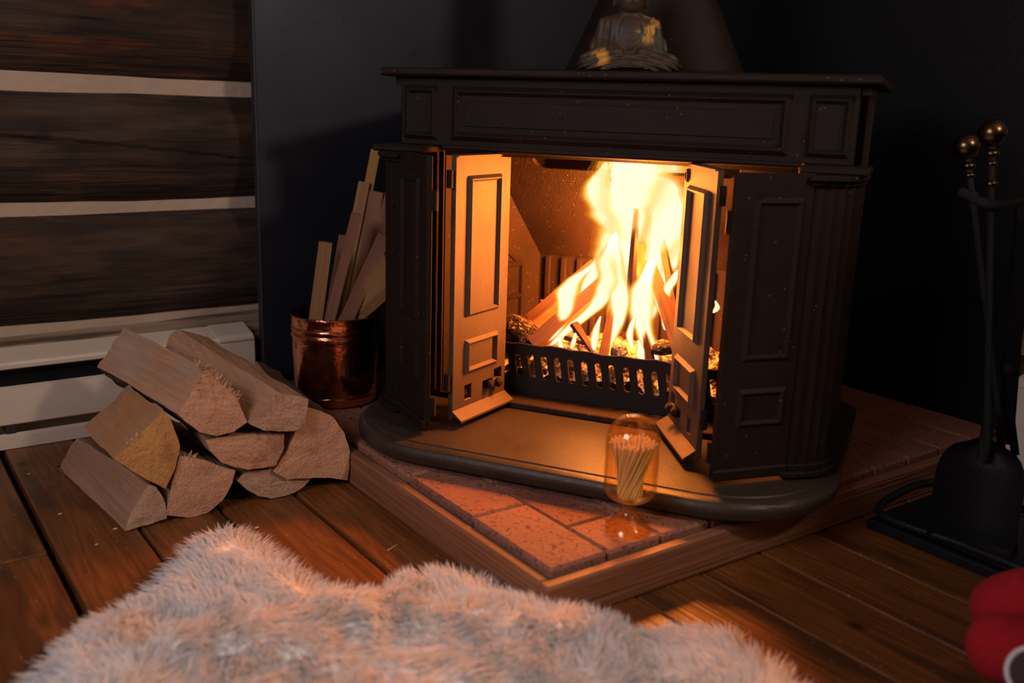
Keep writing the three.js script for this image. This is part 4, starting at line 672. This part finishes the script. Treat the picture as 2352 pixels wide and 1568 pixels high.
// ---------------------------------------------------------------- fire tools
{
  const C = V3(1.49, 0, -0.7), s = thing('tool_stand', 'black iron fire tool stand with a rimmed base tray', 'tool stand', [C.x, 0, C.z]);
  part('base_tray', merge([box3(-0.11, 0.13, 0, 0.018, -0.17, 0.24, 0.004), box3(-0.098, 0.118, 0.018, 0.03, -0.158, 0.228, 0.004)]), M.blackIron, s);
  part('tray_rim', merge([tube([[-0.1, 0.034, 0.225], [-0.1, 0.034, 0], [-0.1, 0.034, -0.155], [-0.03, 0.05, -0.162], [0.05, 0.05, -0.162], [0.12, 0.034, -0.155], [0.12, 0.034, 0.225]], 0.007, 60, 8)]), M.blackIron, s);
  const topP = beside(2345, 456, V3(C.x, 0.5, C.z)), h = topP.y;
  part('post', lathe([[0.008, 0.03], [0.007, 0.3], [0.0065, h + 0.06]], 16), M.blackIron, s, [0.03, 0, 0.04]);
  const bl = beside(2206, 440, V3(C.x, 0.5, C.z)), bm = beside(2280, 472, V3(C.x, 0.5, C.z).add(V3(-0.02, 0, 0.02))), br = beside(2400, 452, V3(C.x, 0.5, C.z));
  part('hook_bar', tube([bl, bm, br].map(p => p.clone().sub(V3(C.x, 0, C.z))), 0.0075, 30, 10), M.blackIron, s);
  const ball = (p, r) => new THREE.SphereGeometry(r, 28, 20).translate(p.x, p.y, p.z), knuckle = (p, r) => new THREE.SphereGeometry(r, 16, 12).scale(1, 0.6, 1).translate(p.x, p.y, p.z);
  function rod(name, label, ballPx, footPx, d, extra) {
    const base = V3(C.x, 0.4, C.z).add(d), a = beside(ballPx[0], ballPx[1], base), b = beside(footPx[0], footPx[1], base), dir = b.clone().sub(a).normalize(), t = thing(name, label, 'fire tool', [b.x, 0, b.z]), o = V3(b.x, 0, b.z), L = p => p.clone().sub(o);
    part('shaft', tube([L(a.clone().addScaledVector(dir, 0.02)), L(a.clone().lerp(b, 0.5)), L(b)], 0.0052, 20, 10), M.blackIron, t);
    part('ball_handle', ball(L(a), 0.0205), M.brass, t).userData.label = 'brass ball handle';
    part('collar', mergeGeometries([0.03, 0.045, 0.075].map((k, i) => knuckle(L(a.clone().addScaledVector(dir, k)), [0.011, 0.0085, 0.01][i]))), M.brass, t);
    extra?.(t, L, a, b, dir); return t;
  }
  rod('fire_shovel', 'black fire shovel with a broad round-shouldered pan and brass ball handle', [2279, 306], [2266, 1030], V3(-0.03, 0, 0.03), (t, L, a, b) => {
    const base = V3(C.x, 0.2, C.z).add(V3(-0.03, 0, 0.03)), pts = [[2264, 1012], [2230, 1022], [2192, 1050], [2172, 1090], [2164, 1140], [2168, 1200], [2176, 1238]].map(([x, y]) => L(beside(x, y, base))), mid = pts[0].x, ax = V3(SX.x, 0, 0), u = ray(2264, 1012).setY(0).normalize(), right = V3(-u.z, 0, u.x);
    const cx = pts[0], rows = 14, cols = 20, pos = [], idx = [], y0 = pts[0].y, y1 = 0.034;
    for (let side = 0; side < 2; side++) for (let i = 0; i <= rows; i++) for (let j = 0; j <= cols; j++) {
      const t2 = i / rows, y = mix(y0, y1, t2), hw = 0.063 * Math.min(1, 0.18 + Math.sqrt(clamp(1 - (1 - clamp(t2 / 0.36)) ** 2)) * 0.82), k = j / cols * 2 - 1, curl = 0.022 * k * k - 0.012 * step01(0.7, 1, 1 - t2), p = cx.clone().addScaledVector(right, k * hw).addScaledVector(u, -curl + 0.01 + (side ? 0.0025 : 0)); pos.push(p.x, y, p.z);
    }
    const w = cols + 1, half = (rows + 1) * w; for (let i = 0; i < rows; i++) for (let j = 0; j < cols; j++) { const q = i * w + j; idx.push(q, q + w, q + 1, q + 1, q + w, q + w + 1); const z = q + half; idx.push(z, z + 1, z + w, z + 1, z + w + 1, z + w); }
    const g = new THREE.BufferGeometry(); g.setAttribute('position', new THREE.Float32BufferAttribute(pos, 3)); g.setIndex(idx); g.computeVertexNormals();
    part('pan', boxUV(g, 'y'), M.blackIron, t).userData.label = 'curved black shovel pan';
    part('socket', tube([cx.clone().add(V3(0, 0.05, 0)), cx.clone().add(V3(0, 0, 0)), cx.clone().add(V3(0, -0.03, 0)).addScaledVector(u, -0.008)], 0.0095, 10, 10), M.blackIron, t);
  });
  rod('fire_poker', 'slim black poker with a brass ball handle leaning behind the shovel', [2219, 337], [2262, 690], V3(0.02, 0, -0.03), (t, L, a, b, dir) => part('point', tube([L(b), L(b.clone().addScaledVector(dir, 0.18)), L(b.clone().addScaledVector(dir, 0.42))], 0.0045, 12, 8), M.blackIron, t));
  { // tongs hanging at the right
    const base = V3(C.x, 0.3, C.z).add(V3(0.06, 0, 0.0)), o = beside(2318, 1010, base), t = thing('fire_tongs', 'black flat-armed fire tongs hanging beside the shovel', 'fire tool', [o.x, 0, o.z]), L = p => p.clone().sub(V3(o.x, 0, o.z));
    part('arm', bar(L(beside(2308, 1020, base)), L(beside(2352, 470, base)), 0.024, 0.008, -0.6), M.blackIron, t); part('arm', bar(L(beside(2332, 1045, base)), L(beside(2305, 830, base)), 0.011, 0.006, -0.6), M.blackIron, t); part('rivet', new THREE.SphereGeometry(0.012, 14, 10).translate(...L(beside(2316, 850, base)).toArray()), M.blackIron, t);
  }
}

// ---------------------------------------------------------------- red felt slipper at the frame's edge
{
  const o = onY(2330, 1490, 0), s = thing('slipper', 'bright red felt slipper with a white-trimmed dark opening on the boards', 'slipper', [o.x, 0, o.z]);
  const L = (x, y, h) => { const p = onY(x, y, h).sub(V3(o.x, 0, o.z)); return [p.x, p.y, p.z]; }, A = L(2318, 1405, 0.05), B = L(2296, 1487, 0.045), Cc = L(2400, 1500, 0.045), D = L(2370, 1400, 0.06);
  const fn = (x, y, z) => { let d = ellipsoid(x, y, z, A, [0.042, 0.045, 0.05]); d = smin(d, ellipsoid(x, y, z, B, [0.038, 0.043, 0.04]), 0.012); d = smin(d, ellipsoid(x, y, z, Cc, [0.06, 0.045, 0.05]), 0.02); d = smin(d, ellipsoid(x, y, z, D, [0.06, 0.055, 0.05]), 0.02); return Math.max(d, 0.002 - y); };
  const g = fieldMesh(fn, [0.02, 0.06, -0.02], 0.26, 96);
  part('felt', boxUV(g, 'y'), M.red, s);
  const q = L(2378, 1548, 0.085), n = camera.position.clone().sub(V3(q[0] + o.x, q[1], q[2] + o.z)).normalize(), tq = new THREE.Quaternion().setFromUnitVectors(V3(0, 0, 1), n), put = gg => gg.applyQuaternion(tq).translate(...q);
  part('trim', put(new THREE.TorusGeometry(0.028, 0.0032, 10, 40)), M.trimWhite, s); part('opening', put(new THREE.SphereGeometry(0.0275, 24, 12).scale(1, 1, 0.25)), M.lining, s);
}

// ---------------------------------------------------------------- sheepskin
{
  const HGT = 0.02, px2 = [[60, 1600], [120, 1520], [200, 1450], [330, 1385], [395, 1325], [425, 1275], [475, 1242], [540, 1230], [600, 1255], [648, 1300], [690, 1335], [760, 1372], [860, 1365], [960, 1332], [1080, 1335], [1190, 1352], [1270, 1395], [1330, 1422], [1400, 1437], [1470, 1462], [1600, 1455], [1690, 1468], [1760, 1518], [1850, 1600]];
  const top = px2.map(([x, y]) => { const p = onY(x, y, HGT); if (p.x > 0.7 && p.z < -0.885) { if (p.x - 0.7 < -0.885 - p.z) p.x = 0.7; else p.z = -0.885; } return [p.x, p.z]; }), poly = [...top, [0.88, -0.3], [0.5, 0.05], [0.0, -0.02], [-0.2, -0.5], [-0.08, -0.95]];
  const cx = poly.reduce((s, p) => s + p[0], 0) / poly.length, cz = poly.reduce((s, p) => s + p[1], 0) / poly.length;
  const inside = (x, z) => { let c = false; for (let i = 0, j = poly.length - 1; i < poly.length; j = i++) { const [xi, zi] = poly[i], [xj, zj] = poly[j]; if ((zi > z) !== (zj > z) && x < (xj - xi) * (z - zi) / (zj - zi) + xi) c = !c; } return c; };
  const dist = (x, z) => { let d = 9, nx = 0, nz = 0; for (let i = 0, j = poly.length - 1; i < poly.length; j = i++) { const [ax, az] = poly[j], [bx, bz] = poly[i], t = clamp(((x - ax) * (bx - ax) + (z - az) * (bz - az)) / ((bx - ax) ** 2 + (bz - az) ** 2)), qx = ax + (bx - ax) * t, qz = az + (bz - az) * t, e = Math.hypot(x - qx, z - qz); if (e < d) { d = e; nx = (qx - x) / (e || 1); nz = (qz - z) / (e || 1); } } return [d, nx, nz]; };
  const hgt = (x, z, d) => 0.004 + 0.04 * step01(0, 0.05, d) + 0.045 * (fbm3(x * 7, 3, z * 7, 3) - 0.4) * step01(0.02, 0.1, d) + 0.022 * (fbm3(x * 20 + 3 * fbm3(x * 5, 2, z * 5, 2), 8, z * 20, 3) - 0.5) * step01(0.005, 0.04, d);
  const rug = thing('sheepskin_rug', 'fluffy white sheepskin rug on the floorboards in front of the hearth', 'rug');
  const x0 = -0.3, x1 = 1.2, z0 = -1.5, z1 = 0.2, st = 0.007, nx = Math.ceil((x1 - x0) / st), nz = Math.ceil((z1 - z0) / st), pos = [], idx = [], map = new Map();
  const vid = (i, k) => { const key = i * 10000 + k; if (!map.has(key)) { const x = x0 + i * st, z = z0 + k * st, ins = inside(x, z), [d] = dist(x, z); map.set(key, pos.length / 3); pos.push(x, ins ? Math.max(0.002, hgt(x, z, d)) : 0.001, z); } return map.get(key); };
  for (let i = 0; i < nx; i++) for (let k = 0; k < nz; k++) if (inside(x0 + (i + 0.5) * st, z0 + (k + 0.5) * st)) { const a = vid(i, k), b = vid(i + 1, k), c = vid(i + 1, k + 1), d = vid(i, k + 1); idx.push(a, d, b, b, d, c); }
  const g = new THREE.BufferGeometry(); g.setAttribute('position', new THREE.Float32BufferAttribute(pos, 3)); g.setIndex(idx); g.computeVertexNormals();
  part('hide', boxUV(g, 'x'), std({ color: rgb(0.95, 0.93, 0.91), roughness: 1 }), rug);
  // curved tapering lock of wool
  const hp = [], hi = [], seg = 3; for (let i = 0; i <= seg; i++) { const t = i / seg, w = 0.5 * (1 - t ** 1.6) + 0.02, bend = 0.32 * t * t; for (let j = 0; j < 3; j++) { const a = j / 3 * 6.2832; hp.push(Math.cos(a) * w, t, Math.sin(a) * w * 0.7 + bend / 0.04 * 0); } }
  for (let i = 0; i < seg; i++) for (let j = 0; j < 3; j++) { const a = i * 3 + j, b = i * 3 + (j + 1) % 3; hi.push(a, a + 3, b, b, a + 3, b + 3); }
  const lockGeo = curl => { const q = new THREE.BufferGeometry(), p = hp.slice(); for (let i = 0; i < p.length; i += 3) { const t = p[i + 1]; p[i] *= 0.003; p[i + 2] = p[i + 2] * 0.003 + curl * t * t; p[i + 1] = t * 0.04 - Math.abs(curl) * 0.35 * t * t; } q.setAttribute('position', new THREE.Float32BufferAttribute(p, 3)); q.setIndex(hi); q.computeVertexNormals(); return q; };
  const wool = phys({ color: rgb(0.97, 0.955, 0.94), roughness: 1, transmission: 0.5, thickness: 0, side: THREE.DoubleSide });
  const want = 70000, spots = []; let guard = 0;
  while (spots.length < want && guard++ < want * 6) { const x = rr(x0, x1), z = rr(z0, z1); if (!inside(x, z)) continue; const near = z < -0.32; if (!near && rnd() > 0.25) continue; spots.push([x, z]); }
  const variants = [0.016, 0.026, 0.01].map(lockGeo), m4 = new THREE.Matrix4(), qt = new THREE.Quaternion(), up = V3(0, 1, 0), sc = V3(), nv = (seg + 1) * 3, P = new Float32Array(spots.length * nv * 3), I = new Uint32Array(spots.length * hi.length), v = V3();
  spots.forEach(([x, z], i) => {
    const [d, ex, ez] = dist(x, z), out = 0.9 * step01(0.06, 0, d), cl = 0.05, gx = fbm3(x / cl, 5, z / cl, 2) - 0.5, gz = fbm3(x / cl + 40, 5, z / cl, 2) - 0.5, wx = fbm3(x * 6, 1, z * 6, 2) - 0.5, wz = fbm3(x * 6 + 20, 1, z * 6, 2) - 0.5;
    const dir = V3(gx * 1.2 + wx * 1.8 + ex * out + rr(-0.16, 0.16), 0.9, gz * 1.2 + wz * 1.8 + ez * out + rr(-0.16, 0.16)).normalize();
    qt.setFromUnitVectors(up, dir).multiply(new THREE.Quaternion().setFromAxisAngle(up, Math.atan2(gx + wx * 1.5 + ex * out, gz + wz * 1.5 + ez * out) + rr(-0.5, 0.5)));
    const s = rr(0.7, 1.2) * mix(1.05, 0.62, step01(0.005, 0.05, d)); sc.set(rr(0.7, 1.3), s, rr(0.8, 1.1));
    m4.compose(V3(x, Math.max(0.002, hgt(x, z, d) - 0.003), z), qt, sc);
    const src = variants[i % 3].attributes.position; for (let k = 0; k < nv; k++) { v.fromBufferAttribute(src, k).applyMatrix4(m4); P.set([v.x, Math.max(0.001, v.y), v.z], (i * nv + k) * 3); } for (let k = 0; k < hi.length; k++) I[i * hi.length + k] = hi[k] + i * nv;
  });
  const wg = new THREE.BufferGeometry(); wg.setAttribute('position', new THREE.BufferAttribute(P, 3)); wg.setIndex(new THREE.BufferAttribute(I, 1)); wg.computeVertexNormals();
  const wm = part('wool', wg, wool, rug); wm.userData.kind = 'stuff'; wm.userData.label = 'long white wool';
}
// small litter on the boards and by the hearth
{
  const a = onY(890, 1264, 0.002), b = onY(912, 1250, 0.003); single('wood_splinter', bar(a, b, 0.0016, 0.0014, 0.2, 0.5), M.fibre, 'thin pale splinter of wood lying on the boards between rug and hearth', 'splinter');
  [[66, 1090], [138, 1182], [265, 1216], [222, 1252], [590, 1213]].forEach(([x, y]) => { const p = onY(x, y, 0), g = new THREE.IcosahedronGeometry(rr(0.0015, 0.003), 0); g.scale(1.6, 0.6, 1); single('wood_crumb', boxUV(g.translate(p.x, 0.0016, p.z)), M.fibre, 'tiny crumb of wood on the floorboards near the stacked logs', 'wood crumb', 'wood crumbs on the floor'); });
}
renderer.render(scene, camera);
